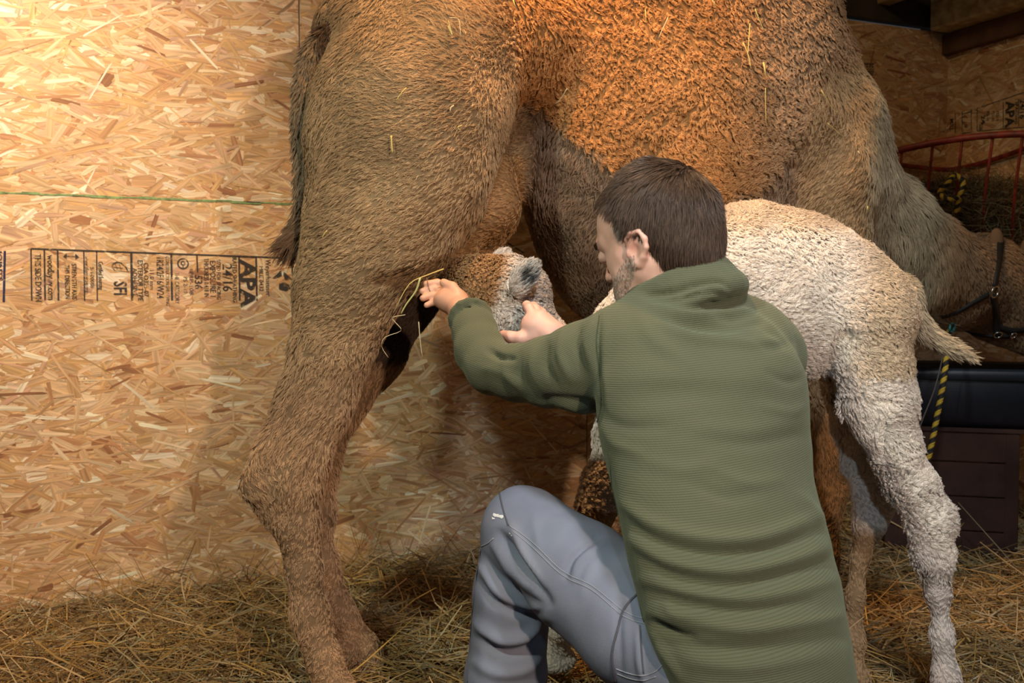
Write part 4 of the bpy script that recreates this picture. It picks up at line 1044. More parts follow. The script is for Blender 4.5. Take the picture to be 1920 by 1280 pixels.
# left hand: reaches up to the udder
w = P(872, 590, 2.05)
hf = hand_field(w - .13, w + .13)
pal = P(846, 562, 2.11)
hf.cone(P(885, 608, 2.0), .027, P(868, 584, 2.06), .0245, k=.01)
hf.cone(P(868, 584, 2.06), .024, pal, .026, k=.02)
hf.ell(pal, (.036, .030, .022), None, .02)
for i, (a, b, c_) in enumerate([((842, 543, 2.125), (820, 530, 2.14), (800, 532, 2.13)), ((834, 550, 2.12), (812, 541, 2.135), (793, 546, 2.125)), ((830, 560, 2.115), (809, 553, 2.125), (793, 559, 2.115)), ((831, 570, 2.11), (813, 566, 2.115), (800, 572, 2.11))]):
    r = (.0086, .0088, .0083, .0073)[i]
    hf.chain([(P(*a), r * 1.08), (P(*b), r), (P(*c_), r * .86)], .004)
hf.chain([(P(858, 552, 2.09), .013), (P(848, 538, 2.10), .0105), (P(832, 530, 2.11), .009)], .006)
LHV, LHF = hf.surf()
# right hand: holds the calf's cheek, thumb toward us
w = P(1020, 615, 2.06)
hf = hand_field(w - .13, w + .13)
hf.cone(P(1075, 655, 2.06), .029, P(1036, 627, 2.065), .0255, k=.01)
hf.cone(P(1036, 627, 2.065), .0245, P(1010, 612, 2.08), .028, k=.02)
hf.ell(P(1008, 610, 2.085), (.034, .022, .030), None, .02)
hf.chain([(P(1005, 630, 2.07), .0150), (P(978, 634, 2.075), .0125), (P(958, 632, 2.085), .0112), (P(944, 627, 2.095), .0095)], .010)
for i, (a, b, c_, d_) in enumerate([((999, 593, 2.08), (992, 578, 2.095), (988, 572, 2.12), (986, 578, 2.14)), ((1011, 592, 2.09), (1004, 579, 2.11), (1000, 574, 2.135), (998, 580, 2.155)),
                              ((1020, 598, 2.10), (1017, 587, 2.12), (1013, 583, 2.145), (1010, 588, 2.16)), ((1026, 607, 2.10), (1026, 598, 2.12), (1024, 595, 2.14), (1021, 599, 2.155))]):
    r = (.0102, .0102, .0096, .0086)[i]
    hf.chain([(P(*a), r * 1.1), (P(*b), r), (P(*c_), r * .92), (P(*d_), r * .8)], .004)
RHV, RHF = hf.surf()

# head in its own frame: x forward, y to his left, z up
Fh = np.array([-.70, .66, -.32]); Fh /= np.linalg.norm(Fh); Lh = np.cross(ZZ, Fh); Lh /= np.linalg.norm(Lh); Uh = np.cross(Fh, Lh)
ro = math.radians(4); Lh, Uh = Lh * math.cos(ro) - Uh * math.sin(ro), Uh * math.cos(ro) + Lh * math.sin(ro)
HR = np.array([Fh, Lh, Uh]); HC = P(1229, 447, 1.745); HS = 1.05
def hw(p): return np.asarray(p) @ HR * HS + HC
hd = Field((-.19, -.13, -.27), (.15, .13, .155), .0023)
hd.ell((-.012, 0, .030), (.094, .075, .086), None, .02); hd.ell((-.045, 0, .015), (.062, .066, .072), None, .03); hd.ell((.040, 0, .030), (.050, .060, .060), None, .03)
hd.ell((.040, 0, -.045), (.050, .052, .066), None, .03)
for s in (-1, 1):
    hd.cone((.005, .056 * s, -.052), .019, (.070, .018 * s, -.098), .016, k=.035); hd.cone((.045, .048 * s, -.045), .016, (.06, .035 * s, -.075), .016, k=.03)
    hd.cone((.054, .042 * s, -.020), .017, (.030, .058 * s, -.016), .014, k=.02)
hd.ell((.072, 0, -.100), (.015, .020, .014), None, .02)
hd.cone((.084, -.028, .020), .011, (.084, .028, .020), .011, k=.014)
for s in (-1, 1): hd.cone((.084, .028 * s, .020), .011, (.064, .047 * s, .018), .012, k=.012)
hd.cone((.088, 0, .008), .0075, (.110, 0, -.030), .0095, k=.010)
for s in (-1, 1): hd.ell((.099, .011 * s, -.033), (.010, .007, .007), None, .006)
for s in (-1, 1): hd.ell((.094, .032 * s, .000), (.016, .016, .011), None, .012, neg=True)
hd.cone((.083, -.019, -.062), .0055, (.083, .019, -.062), .0055, k=.012); hd.cone((.080, -.016, -.073), .006, (.080, .016, -.073), .006, k=.012)
hd.cone((.090, -.022, -.0675), .0022, (.090, .022, -.0675), .0022, k=.003, neg=True)
for s in (-1, 1):
    hd.ell((.084, .032 * s, .000), (.0135, .0135, .0125), None, .002)
for s in (-1, 1):       # ears
    ex = np.array([-.004, .071 * s, -.020])
    Re = np.array([[.96, -.28 * s * 0, .28], [0, 1, 0], [-.28, 0, .96]])
    def e3(a, b, c): return ex + Re[0] * a * 1.25 + np.array([-.35, s, 0]) * b + Re[2] * c * .86
    hd.ell(e3(-.002, .006, .002), (.019, .0055, .029), Re, .004)
    rim = [e3(.010, .002, .006), e3(.012, .006, .020), e3(.004, .010, .031), e3(-.009, .013, .031), e3(-.018, .014, .018), e3(-.019, .013, .002), e3(-.013, .011, -.014), e3(-.004, .008, -.026), e3(.004, .003, -.030)]
    rr = [.003, .0042, .0048, .005, .0048, .0044, .0044, .0062, .005]
    hd.chain([(a, b) for a, b in zip(rim, rr)], .003)
    hd.ell(e3(-.001, .013, -.004), (.0085, .008, .0125), Re, .004, neg=True); hd.ell(e3(-.008, .015, .018), (.0045, .005, .009), Re, .004, neg=True)
    hd.ell(e3(.010, .008, -.006), (.0045, .0042, .007), Re, .003)
nb_ = HR @ (P(1292, 612, 1.76) - HC) / HS; hd.cone((-.030, 0, -.030), .056, nb_, .058, k=.03)
for s in (-1, 1): hd.cone((-.015, .052 * s, -.05), .012, (.01, .02 * s, -.17), .012, k=.03)
HVl, HF = hd.surf(); HVl = smooth_mesh(HVl, HF, 1, .4); HV = hw(HVl)
sets = [(BV, BF, np.array([.62, .36, .27])), (HV, HF, np.array([.70, .43, .345])), (LHV, LHF, np.array([.62, .33, .22])), (RHV, RHF, np.array([.70, .42, .35]))]
V = np.vstack([s[0] for s in sets]); o_ = 0; Fa = []; Ca = []
for a, b, c in sets:
    Fa.append(b + o_); o_ += len(a); cl = np.tile(c, (len(a), 1))
    Ca.append(cl * (1 + .06 * vnoise(a, 60, 71))[:, None])
# ears, cheeks and knuckles are redder skin
e = np.exp(-(((HVl - np.array([-.004, .083, .0])) / .03) ** 2).sum(1)) + np.exp(-(((HVl - np.array([-.004, -.083, .0])) / .03) ** 2).sum(1))
Ca[1] = Ca[1] * (1 - .35 * e[:, None] * np.array([0.1, .6, .6]))
def skin():
    m, nt, b = nodes('skin'); a = N_(nt, 'ShaderNodeAttribute', attribute_name='tint'); nt.links.new(a.outputs['Color'], b.inputs['Base Color'])
    b.inputs['Roughness'].default_value = .5; b.inputs['Subsurface Weight'].default_value = .15; b.inputs['Subsurface Radius'].default_value = (.012, .005, .003); b.inputs['Subsurface Scale'].default_value = .6
    return m
m_skin = skin()
person = mesh_np('person', V, np.vstack(Fa), m_skin, None, col=np.vstack(Ca))
tag(person, 'dark haired bearded person in green pullover crouching, back turned, hands under camel', 'person')
uvS_o = mesh_np('pullover', SV, SF, m_fleece, person, uv=uvS); uvS_o['label'] = 'green waffle knit pullover with stand collar'
# ---- trousers
tf = Field((-.35, .95, -.01), (.85, 2.1, .78), .0058)
legs(tf, 1.0)
tf.stack([(.30, *P(1435, 1380, 1.51)[:2], .145, .12), (.42, *P(1425, 1290, 1.52)[:2], .15, .11), (.50, *P(1410, 1200, 1.54)[:2], .155, .10)], YAW, .05)
tf.cut(ankL + np.array([0, 0, -.03]), (0, 0, -1))
TV, TF = tf.surf(); TV = smooth_mesh(TV, TF, 2); TN = vnormals(TV, TF)
fl = [([(938, 1000), (965, 1040), (1000, 1085), (1030, 1130)], -.010, 8), ([(925, 1020), (955, 1065), (985, 1100)], .007, 8), ([(960, 985), (985, 1040), (1015, 1100)], .006, 8), ([(948, 1010), (972, 1050), (992, 1085)], -.006, 5),
      ([(905, 1040), (935, 1080), (985, 1120), (1020, 1135)], -.006, 8), ([(900, 1060), (930, 1105), (980, 1140), (1025, 1140)], .007, 9), ([(900, 1090), (930, 1130), (985, 1150), (1025, 1140)], -.007, 8),
      ([(895, 1170), (935, 1200), (985, 1195), (1020, 1165)], .010, 12), ([(900, 1195), (940, 1222), (990, 1215), (1025, 1180)], -.010, 10), ([(890, 1240), (930, 1262), (980, 1258), (1015, 1235)], .006, 11), ([(960, 1130), (1000, 1160), (1025, 1170)], -.005, 9),
      ([(1060, 1080), (1075, 1045), (1120, 1008)], -.006, 6), ([(1075, 1085), (1090, 1050), (1135, 1020)], .005, 8), ([(1090, 1110), (1110, 1060), (1150, 1030)], .003, 10), ([(1000, 960), (1005, 1000), (1010, 1030)], .002, 8),
      ([(1165, 1110), (1160, 1180), (1165, 1270)], -.004, 7), ([(1195, 1180), (1200, 1240), (1210, 1280)], .004, 7), ([(915, 1110), (905, 1180), (905, 1260)], .002, 10)]
TV = folds(TV, TN, [(a_, b_ * 1.35, c_) for a_, b_, c_ in fl]); TN = vnormals(TV, TF); TV = TV + TN * (vnoise(TV, 22, 81) * .0016)[:, None]; TN = vnormals(TV, TF)
m_jean = simple('grey_blue_twill', (.225, .245, .315), .85, nscale=9, col2=(.185, .20, .265), bump=.25, bscale=900, spec=.15)
trousers = mesh_np('trousers', TV, TF, m_jean, person); trousers['label'] = 'faded grey blue work trousers with paint specks'
def bvh_of(V, F): return BVHTree.FromPolygons([tuple(v) for v in V], [tuple(int(i) for i in f) for f in F])
def cast(bvh, px, py):
    d = Vector(ray(px, py)).normalized(); h = bvh.ray_cast(Vector((0, 0, CAMZ)), d, 10)
    return (np.array(h[0]), np.array(h[1])) if h[0] is not None else (None, None)
tb_ = bvh_of(TV, TF); sb_ = bvh_of(SV, SF)
m_thread = simple('pale_thread', (.34, .35, .40), .8); m_seam = simple('dark_seam', (.09, .09, .11), .9)
def seam(bvh, pts, r, off, mat, parent, name, n=10):
    out = []
    for q in spline(pts, n):
        h, nn = cast(bvh, *q)
        if h is not None: out.append(h - Vector(nn) * 0 + (nn if nn @ (h - np.array([0, 0, CAMZ])) < 0 else -nn) * off)
    if len(out) < 3: return
    V, F, T = tube(out, r, 6); return mesh_np(name, V, [F, T], mat, parent)
for (pts, r, m) in [([(955, 985), (1000, 1018), (1055, 1070), (1110, 1098), (1165, 1142)], .0006, m_thread), ([(962, 996), (1000, 1027), (1055, 1078), (1110, 1106), (1162, 1150)], .0006, m_thread),
    ([(1166, 1143), (1190, 1155), (1215, 1160)], .0006, m_thread), ([(1164, 1152), (1190, 1164), (1215, 1170)], .0006, m_thread),
    ([(1200, 1108), (1172, 1140), (1155, 1190), (1148, 1230), (1154, 1279)], .0018, m_seam), ([(1155, 1253), (1180, 1262), (1205, 1266), (1230, 1258), (1245, 1243)], .0008, m_thread), ([(1157, 1262), (1180, 1271), (1205, 1275), (1230, 1268)], .0008, m_thread),
    ([(937, 924), (944, 955), (954, 985)], .0014, m_seam), ([(903, 1024), (915, 1018), (926, 1009)], .001, m_thread), ([(902, 1030), (893, 1090), (886, 1150), (880, 1230), (877, 1279)], .0012, m_seam), ([(1200, 1172), (1203, 1220), (1207, 1262)], .0012, m_seam)]:
    seam(tb_, pts, r, .0008, m, trousers, 'seam')
m_paint = simple('white_paint', (.75, .75, .76), .6)
for (x, y, s) in ((930, 966, 6), (937, 968, 5), (925, 972, 3.5), (957, 1000, 4), (960, 1004, 3)):
    h, nn = cast(tb_, x, y)
    if h is not None:
        n2 = nn if nn @ ray(x, y) < 0 else -nn; u = np.cross(n2, ZZ); u /= np.linalg.norm(u); w_ = np.cross(n2, u)
        k = s / FX * 1.75; a = np.linspace(0, 6.283, 9)[:-1]; rr = 1 + .35 * rng.normal(size=8)
        V = np.vstack([h + n2 * .0016, [h + n2 * .0008 + (u * math.cos(t) * k * r_ * 1.3 + w_ * math.sin(t) * k * r_ * .6) for t, r_ in zip(a, rr)]])
        mesh_np('paint_speck', V, np.array([[0, 1 + i, 1 + (i + 1) % 8] for i in range(8)]), m_paint, trousers)
# sleeve and side seams of the pullover
m_gseam = simple('green_seam', (.045, .055, .028), .9)
for pts in ([(1124, 592), (1118, 640), (1124, 700), (1127, 760), (1118, 798)], [(1143, 850), (1150, 930), (1166, 1010), (1185, 1090), (1208, 1165)]):
    seam(sb_, pts, .0011, .0003, m_gseam, uvS_o, 'seam')
# boots
m_boot = simple('brown_boot', (.10, .06, .035), .6, noise=.3)
for (a, dr) in ((ankL, np.array([-.62, .78, 0])), (ankR, -FD)):
    g = Field(a - .33, a + .33, .008)
    if dr is not None and a is ankL:
        g.chain([(a + ZZ * .03, .056), (np.array([a[0], a[1], .06]), .055)], .02); b0 = np.array([a[0], a[1], .045]); g.chain([(b0 - dr * .05, .042), (b0 + dr * .1, .045), (b0 + dr * .18, .036)], .03)
    else:
        g.chain([(a, .05), (a + dr * .06, .046), (a + dr * .09 - ZZ * .01, .042)], .02); e_ = a + dr * .10; g.chain([(e_ + ZZ * .03, .040), (np.array([e_[0], e_[1], .05]) + FD * 0.02, .04), (np.array([e_[0], e_[1], .045]) + FD * .07, .034)], .03)
    V, F = g.surf(); mesh_np('boot', V, F, m_boot, person)
# undershirt collar
cu = [cc0 + Uc[0] * .066 * math.cos(a) + Uc[1] * .061 * math.sin(a) + Uc[2] * (.020) for a in np.linspace(0, 2 * np.pi, 40)[:-1]]
V, F, T = tube(cu, .0085, 8, closed=True, flat=2.0, up=Uc[2]); o = mesh_np('undershirt_collar', V, F, simple('pale_blue_cotton', (.36, .55, .58), .8), person); o['label'] = 'pale blue undershirt collar'
# ---- hair
def hair_region(p):
    """1 where the scalp grows hair, in head space"""
    x, y, z = p[:, 0], np.abs(p[:, 1]), p[:, 2]
    front = .058 - .10 * np.clip(.052 - z, 0, 1) * 1.0
    line = np.interp(z, [-.12, -.105, -.090, -.055, -.040, -.020, .03, .052, .075, .10], [-.20, -.200, -.076, -.042, -.010, .012, .014, .018, .040, .064])
    m = x < line
    m &= ~((x > -.034) & (x < .010) & (z < .016) & (z > -.09) & (y > .055))
    return m
HNl = vnormals(HVl, HF)
# scalp cap: the hair mass under the strands
hc = Field((-.15, -.11, -.11), (.12, .11, .15), .0035)
hc.ell((-.014, 0, .033), (.097, .078, .091), None, .02); hc.ell((-.048, 0, .012), (.064, .068, .073), None, .03); hc.ell((.038, 0, .045), (.051, .060, .056), None, .03)
hc.ell((-.050, 0, -.030), (.052, .060, .062), None, .03)
QV, QF = hc.surf(); QN = vnormals(QV, QF)
okq = hair_region(QV) | (QV[:, 2] > .105); ok_f = okq[QF].all(1) ; QF2 = QF[ok_f]
m_hairc = simple('hair_mass', (.030, .018, .012), .7)
used = np.unique(QF2); rm = -np.ones(len(QV), int); rm[used] = np.arange(len(used))
hair = mesh_np('hair', hw(QV[used]), rm[QF2], m_hairc, person)
m_hair = hair_mat('man_hair', .42, .35, .4)
p, f = sample(QV, QF2, 9000); nn = QN[QF2[f]].mean(1); nn /= np.linalg.norm(nn, axis=1, keepdims=True)
WH = np.array([-.078, -.024, .086])
cb = p - WH; cb = cb / np.maximum(np.linalg.norm(cb, axis=1, keepdims=True), .01); cb[:, 2] -= .35 * (p[:, 2] < .08)
cb += np.stack([vnoise(p, 40, 91), vnoise(p, 40, 92), vnoise(p, 40, 93)], 1) * .20
dW = np.linalg.norm(p - WH, axis=1)
c = np.array([.088, .054, .036])[None] * np.ones((len(p), 1))
grey = sm(p[:, 0], -.015, .012) * sm(-p[:, 2], -.055, -.02) * .75
c = c * (1 - grey[:, None]) + np.array([.30, .27, .24]) * grey[:, None]
L = np.where(p[:, 2] < -.05, .016, .034) * np.where(dW < .03, .6, 1) * np.where(p[:, 0] > -.01, .6, 1)
lock = strands('hair_strands', hw(p), nn @ HR, cb @ HR, L, curl=.0006, freq=4, lock=7, spread=.0022, lift=.12, K=6, rad=.00032, tint=c * (1 + .25 * rng.normal(size=(len(p), 1))), mat=m_hair, parent=hair, converge=.45, jitter=.12)
tag(lock, kind='stuff')
# stubble beard
p, f = sample(HVl, HF, 170000); x, y, z = p.T; nn = HNl[HF[f]].mean(1); nn /= np.linalg.norm(nn, axis=1, keepdims=True)
up = np.interp(x, [-.02, .02, .05, .08, .12], [-.028, -.026, -.042, -.056, -.048])
ok = (z < up) & (z > -.048 - .72 * x) & (x > -.004) & (rng.random(len(p)) < .38) & ~((z > -.078) & (z < -.056) & (x > .088)) & (np.abs(nn[:, 2]) < .96)
p, nn = p[ok], nn[ok]
bc_ = np.where(rng.random((len(p), 1)) < .45, np.array([[.46, .40, .35]]), np.array([[.24, .165, .12]]))
tag(strands('beard', hw(p), nn @ HR, (np.array([[.3, 0, -1]]) * np.ones((len(p), 1))) @ HR, .0036, lock=1, spread=.0001, lift=.4, K=3, rad=.00032, tint=bc_, mat=m_hair, parent=person), kind='stuff')
br, f = sample(HVl, HF, 50000); ok = (br[:, 0] > .078) & (np.abs(br[:, 2] - .021) < .005) & (np.abs(br[:, 1]) > .012) & (np.abs(br[:, 1]) < .045); br = br[ok]; nb = HNl[HF[f[ok]]].mean(1)
if len(br): tag(strands('eyebrows', hw(br), nb @ HR, (np.stack([0 * br[:, 0], np.sign(br[:, 1]), 0 * br[:, 0] + .2], 1)) @ HR, .008, lock=2, spread=.001, lift=.25, K=3, rad=.0003, tint=(.07, .045, .03), mat=m_hair, parent=person), kind='stuff')
for s in (-1, 1):
    v = sphere(hw(np.array([[.0855, .032 * s, .0]]))[0], .0122); mesh_np('eye', v[0], v[1], simple('eye_white', (.7, .66, .62), .2), person)
# ================================================================ THINGS AROUND THE CAMEL
cb_ = bvh_of(CV, CF); kb_ = bvh_of(KV, KF)
def tubo(name, path, r, mat, parent=None, sides=8, closed=False, flat=1.0, up=(0, 0, 1)):
    V, F, T = tube(path, r, sides, closed, flat=flat, up=up); return mesh_np(name, V, [F, T], mat, parent)
# ---- hay rack in the corner
m_red = simple('worn_red_paint', (.30, .035, .022), .5, noise=.6, nscale=25, bump=.2)
rack = empty('hay_rack', (float(CORNER[0]) - .05, float(CORNER[1]) - .5, 1.3)); tag(rack, 'red metal corner hay rack filled with hay behind the camel neck', 'hay rack')
front = spline([P(1600, 306, 3.95), P(1660, 288, 3.86), P(1730, 272, 3.80), P(1800, 260, 3.76), P(1870, 253, 3.70), P(1960, 250, 3.62)], 8)
tubo('top_rail', front, .013, m_red, rack, 10)
def both(p, q): return [p, q]
back_l = [wall_pt(1615, 300, .03), wall_pt(1745, 316, .03)]; back_r = [wall2_pt(1790, 317, .03), wall2_pt(1860, 300, .03), wall2_pt(1945, 270, .03)]
tubo('back_rail', spline(back_l + back_r, 6), .011, m_red, rack, 8)
low = spline([P(1640, 470, 3.98), P(1740, 462, 4.0), P(1850, 468, 3.95), P(1960, 470, 3.85)], 6)
tubo('bottom_rail', low, .010, m_red, rack, 8)
for i, (a, b) in enumerate([((1691, 283, 3.83), (1690, 465, 4.02)), ((1749, 270, 3.79), (1742, 462, 4.0)), ((1804, 260, 3.755), (1796, 466, 3.98)), ((1862, 254, 3.71), (1842, 470, 3.93)), ((1918, 252, 3.66), (1897, 470, 3.9))]):
    A, B = P(*a), P(*b); mid = (A + B) / 2 + np.array([-.03, -.04, -.02])
    tubo('bar', spline([A, mid, B], 5), .0055, m_red, rack, 6)
# hay in the rack
hay_n = 9000
u = rng.random((hay_n, 1)); k = rng.random(hay_n)
ctr = np.array([P(1810, 400, 3.98)]); ex = rng.normal(size=(hay_n, 3)); ex /= np.linalg.norm(ex, axis=1, keepdims=True)
hp = ctr + ex * (rng.random((hay_n, 1)) ** .4) * np.array([.42, .16, .14]); 
dwh = -((hp - W0) @ VW); duh = (CORNER - hp) @ UW
hp = hp[(dwh > .1) & (duh > .16)]; n = len(hp)
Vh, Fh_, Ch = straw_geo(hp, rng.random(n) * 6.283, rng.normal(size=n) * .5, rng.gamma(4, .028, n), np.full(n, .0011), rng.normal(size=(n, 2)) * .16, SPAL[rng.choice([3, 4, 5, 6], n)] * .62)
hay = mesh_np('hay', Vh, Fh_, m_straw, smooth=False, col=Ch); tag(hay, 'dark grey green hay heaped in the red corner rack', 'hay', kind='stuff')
# dark tub behind the rack and trough below
m_tub = simple('dark_blue_plastic', (.007, .009, .018), .5, noise=.3, bump=.1, bscale=30)
m_lip = simple('grey_blue_plastic', (.02, .026, .04), .45)
tr_ = empty('feed_trough', P(1830, 740, 3.65)); tag(tr_, 'dark blue plastic feed trough under the mother camel muzzle', 'trough')
tc_ = P(1850, 690, 3.62); TX = np.array([.96, -.28, 0]); TX /= np.linalg.norm(TX); TY = np.array([-TX[1], TX[0], 0]); TR = [TX, TY, ZZ]
def rr_ring(cx, cy, z, lx, ly, r, n=6):
    out = []
    for (sx, sy, a0) in ((1, 1, 0), (-1, 1, 90), (-1, -1, 180), (1, -1, 270)):
        for i in range(n): a = math.radians(a0 + 90 * i / (n - 1)); out.append(tc_ + TX * (cx + sx * (lx - r) + r * math.cos(a)) + TY * (cy + sy * (ly - r) + r * math.sin(a)) + ZZ * z)
    return np.array(out)
rings = [rr_ring(0, 0, -.20, .34, .17, .07), rr_ring(0, 0, -.17, .36, .19, .08), rr_ring(0, 0, -.03, .39, .215, .08), rr_ring(0, 0, -.028, .405, .23, .09), rr_ring(0, 0, .0, .41, .235, .09), rr_ring(0, 0, .012, .40, .225, .085), rr_ring(0, 0, .004, .385, .205, .08), rr_ring(0, 0, -.14, .35, .175, .07), rr_ring(0, 0, -.15, .30, .12, .05)]
def loft(rings, cap=True):
    n = len(rings[0]); V = np.vstack(rings); F = np.array([[i * n + j, i * n + (j + 1) % n, (i + 1) * n + (j + 1) % n, (i + 1) * n + j] for i in range(len(rings) - 1) for j in range(n)])
    V = np.vstack([V, rings[0].mean(0), rings[-1].mean(0)]); a, b = len(V) - 2, len(V) - 1
    T = np.array([[a, (j + 1) % n, j] for j in range(n)] + [[b, (len(rings) - 1) * n + j, (len(rings) - 1) * n + (j + 1) % n] for j in range(n)])
    return V, F, T
v = loft(rings[:3] + rings[6:]); mesh_np('tub', v[0], v[1:], m_tub, tr_)
v = loft(rings[2:7]); mesh_np('rim', v[0], [v[1]], m_lip, tr_)
# added dark boards under the trough, in place of the wall's shadow there
stand = empty('trough_shade_box', tc_ - ZZ * .2); tag(stand, 'added dark red brown board box standing in for wall shadow under the trough', 'stand')
m_shade = simple('shade_boards', (.060, .022, .014), .8, noise=.4, nscale=12, bump=.2)  # dark tone stands for the shadow under the trough
zt = tc_[2] - .20; fl_z = .03
for k in range(4):
    zc = fl_z + (k + .5) * (zt - fl_z) / 4
    v = box(tc_ + TX * -.13 - TY * .16 + ZZ * (zc - tc_[2]), (.42, .022, (zt - fl_z) / 4 - .004), R=TR, bev=.003); mesh_np('board', v[0], v[1:], m_shade, stand, smooth=False)
for sx in (-.33, .06):
    for sy in (-.15, .15):
        v = box(tc_ + TX * sx + TY * sy + ZZ * ((zt + fl_z) / 2 - tc_[2]), (.045, .045, zt - fl_z), R=TR, bev=.003); mesh_np('leg', v[0], v[1:], m_shade, stand, smooth=False)
v = box(tc_ + TX * -.12 + ZZ * (zt - .008 - tc_[2]), (.46, .36, .016), R=TR, bev=.003); mesh_np('shelf', v[0], v[1:], m_shade, stand, smooth=False)

# ---- yellow and black rope
m_y = simple('yellow_rope', (.55, .36, .03), .6, bump=.3, bscale=300); m_k = simple('black_rope', (.015, .014, .013), .7)
def rope(name, path, r, label, seg=.018):
    p = spline(path, 14); d = np.concatenate([[0], np.cumsum(np.linalg.norm(np.diff(p, axis=0), axis=1))]); n = max(8, int(d[-1] / .004))
    s = np.linspace(0, d[-1], n); q = np.stack([np.interp(s, d, p[:, i]) for i in range(3)], 1)
    root = empty(name, q[-1]); tag(root, label, 'rope')
    t = np.gradient(q, axis=0); t /= np.linalg.norm(t, axis=1, keepdims=True); u = np.cross(t, [0.3, 1, .2]); u /= np.linalg.norm(u, axis=1, keepdims=True); w = np.cross(t, u)
    ph = s / seg * np.pi
    for nm, m, offs in (('yellow_strand', m_y, (0, .5)), ('black_strand', m_k, (1, 1.5))):
        parts = []
        for o in offs:
            a = ph + o * np.pi; c = q + (u * np.cos(a)[:, None] + w * np.sin(a)[:, None]) * r * .55
            parts.append(tube(c, r * .62, 6))
        v, f = join(parts)
        for V_, F_, T_ in parts: mesh_np(nm, V_, [F_, T_], m, root)
    return root
rope('hanging_rope', [P(1790, 560, 3.30), P(1780, 610, 3.28), P(1775, 668, 3.22), P(1768, 720, 3.20), P(1757, 780, 3.19), P(1745, 840, 3.18), P(1735, 880, 3.18)], .0085, 'yellow and black twisted rope hanging down beside the feed trough')
kn = P(1780, 360, 3.72)
rope('tied_rope', [P(1796, 395, 3.74), P(1800, 365, 3.70), P(1806, 342, 3.71), P(1790, 328, 3.73), P(1776, 345, 3.70), P(1762, 362, 3.72), P(1778, 374, 3.69), P(1797, 372, 3.68), P(1793, 398, 3.70)], .0085, 'yellow and black rope knotted to a bar of the red hay rack')
tubo('thin_cord', spline([P(1768, 668, 3.25), P(1752, 730, 3.25), P(1725, 800, 3.24), P(1712, 860, 3.24)], 8), .0022, simple('grey_cord', (.12, .10, .09), .8))
tag(bpy.data.objects['thin_cord'], 'thin grey cord hanging beside the yellow and black rope', 'cord')

# ---- halter on the mother's head
m_strap = simple('black_webbing', (.012, .012, .014), .6, bump=.4, bscale=400); m_steel = simple('steel', (.6, .6, .58), .25, metal=1.0)
halter = empty('halter', P(1858, 545, 3.33)); tag(halter, 'black webbing halter with steel rings on the mother camel head', 'halter')
def strap(pts, w, name='strap', off=.010):
    out = []; nr = []
    for q in spline(pts, 7):
        hh, nn = cast(cb_, *q)
        if hh is None: continue
        nn = nn if nn @ (hh - np.array([0, 0, CAMZ])) < 0 else -nn
        out.append(hh + nn * off); nr.append(nn)
    out = np.array(out); nr = np.array(nr)
    if len(out) < 3: return
    for _ in range(3): out[1:-1] = (out[:-2] + out[2:] + out[1:-1]) / 3; nr[1:-1] = (nr[:-2] + nr[2:] + nr[1:-1]) / 3
    t = np.gradient(out, axis=0); t /= np.linalg.norm(t, axis=1, keepdims=True); nr /= np.linalg.norm(nr, axis=1, keepdims=True); s = np.cross(t, nr); s /= np.linalg.norm(s, axis=1, keepdims=True)
    V = np.stack([out + s * w + nr * .0015, out - s * w + nr * .0015, out - s * w - nr * .0025, out + s * w - nr * .0025], 1).reshape(-1, 3); n = len(out)
    F = np.array([[i * 4 + j, i * 4 + (j + 1) % 4, (i + 1) * 4 + (j + 1) % 4, (i + 1) * 4 + j] for i in range(n - 1) for j in range(4)] + [[3, 2, 1, 0], [(n - 1) * 4 + j for j in range(4)]])
    mesh_np(name, V, F, m_strap, halter)
strap([(1874, 455), (1869, 490), (1860, 538)], .011); strap([(1858, 552), (1866, 590), (1867, 628)], .011); strap([(1850, 550), (1820, 566), (1790, 583), (1765, 590)], .009)
strap([(1790, 603), (1815, 618), (1850, 626), (1890, 628)], .007); strap([(1867, 610), (1900, 618), (1935, 610)], .010)
def torus(c, n, R, r, a=24, b=8):
    n = n / np.linalg.norm(n); u = np.cross(n, ZZ); u /= np.linalg.norm(u); w = np.cross(n, u)
    return tube([c + (u * math.cos(t) + w * math.sin(t)) * R for t in np.arange(a) / a * 2 * np.pi], r, b, closed=True, up=n)
for (x, y, s) in ((1857, 545, .018), (1868, 622, .013), (1895, 624, .010)):
    hh, nn = cast(cb_, x, y)
    if hh is not None:
        nn = nn if nn @ (hh - np.array([0, 0, CAMZ])) < 0 else -nn
        v = torus(hh + nn * .016, nn, s, .0026); mesh_np('ring', v[0], v[1], m_steel, halter)
hh, nn = cast(cb_, 1783, 603)
if hh is not None:
    nn = nn if nn @ (hh - np.array([0, 0, CAMZ])) < 0 else -nn
    v = box(hh + nn * .02, (.02, .014, .03), bev=.004); mesh_np('clip', v[0], v[1:], simple('teal_plastic', (.05, .22, .22), .4), halter)

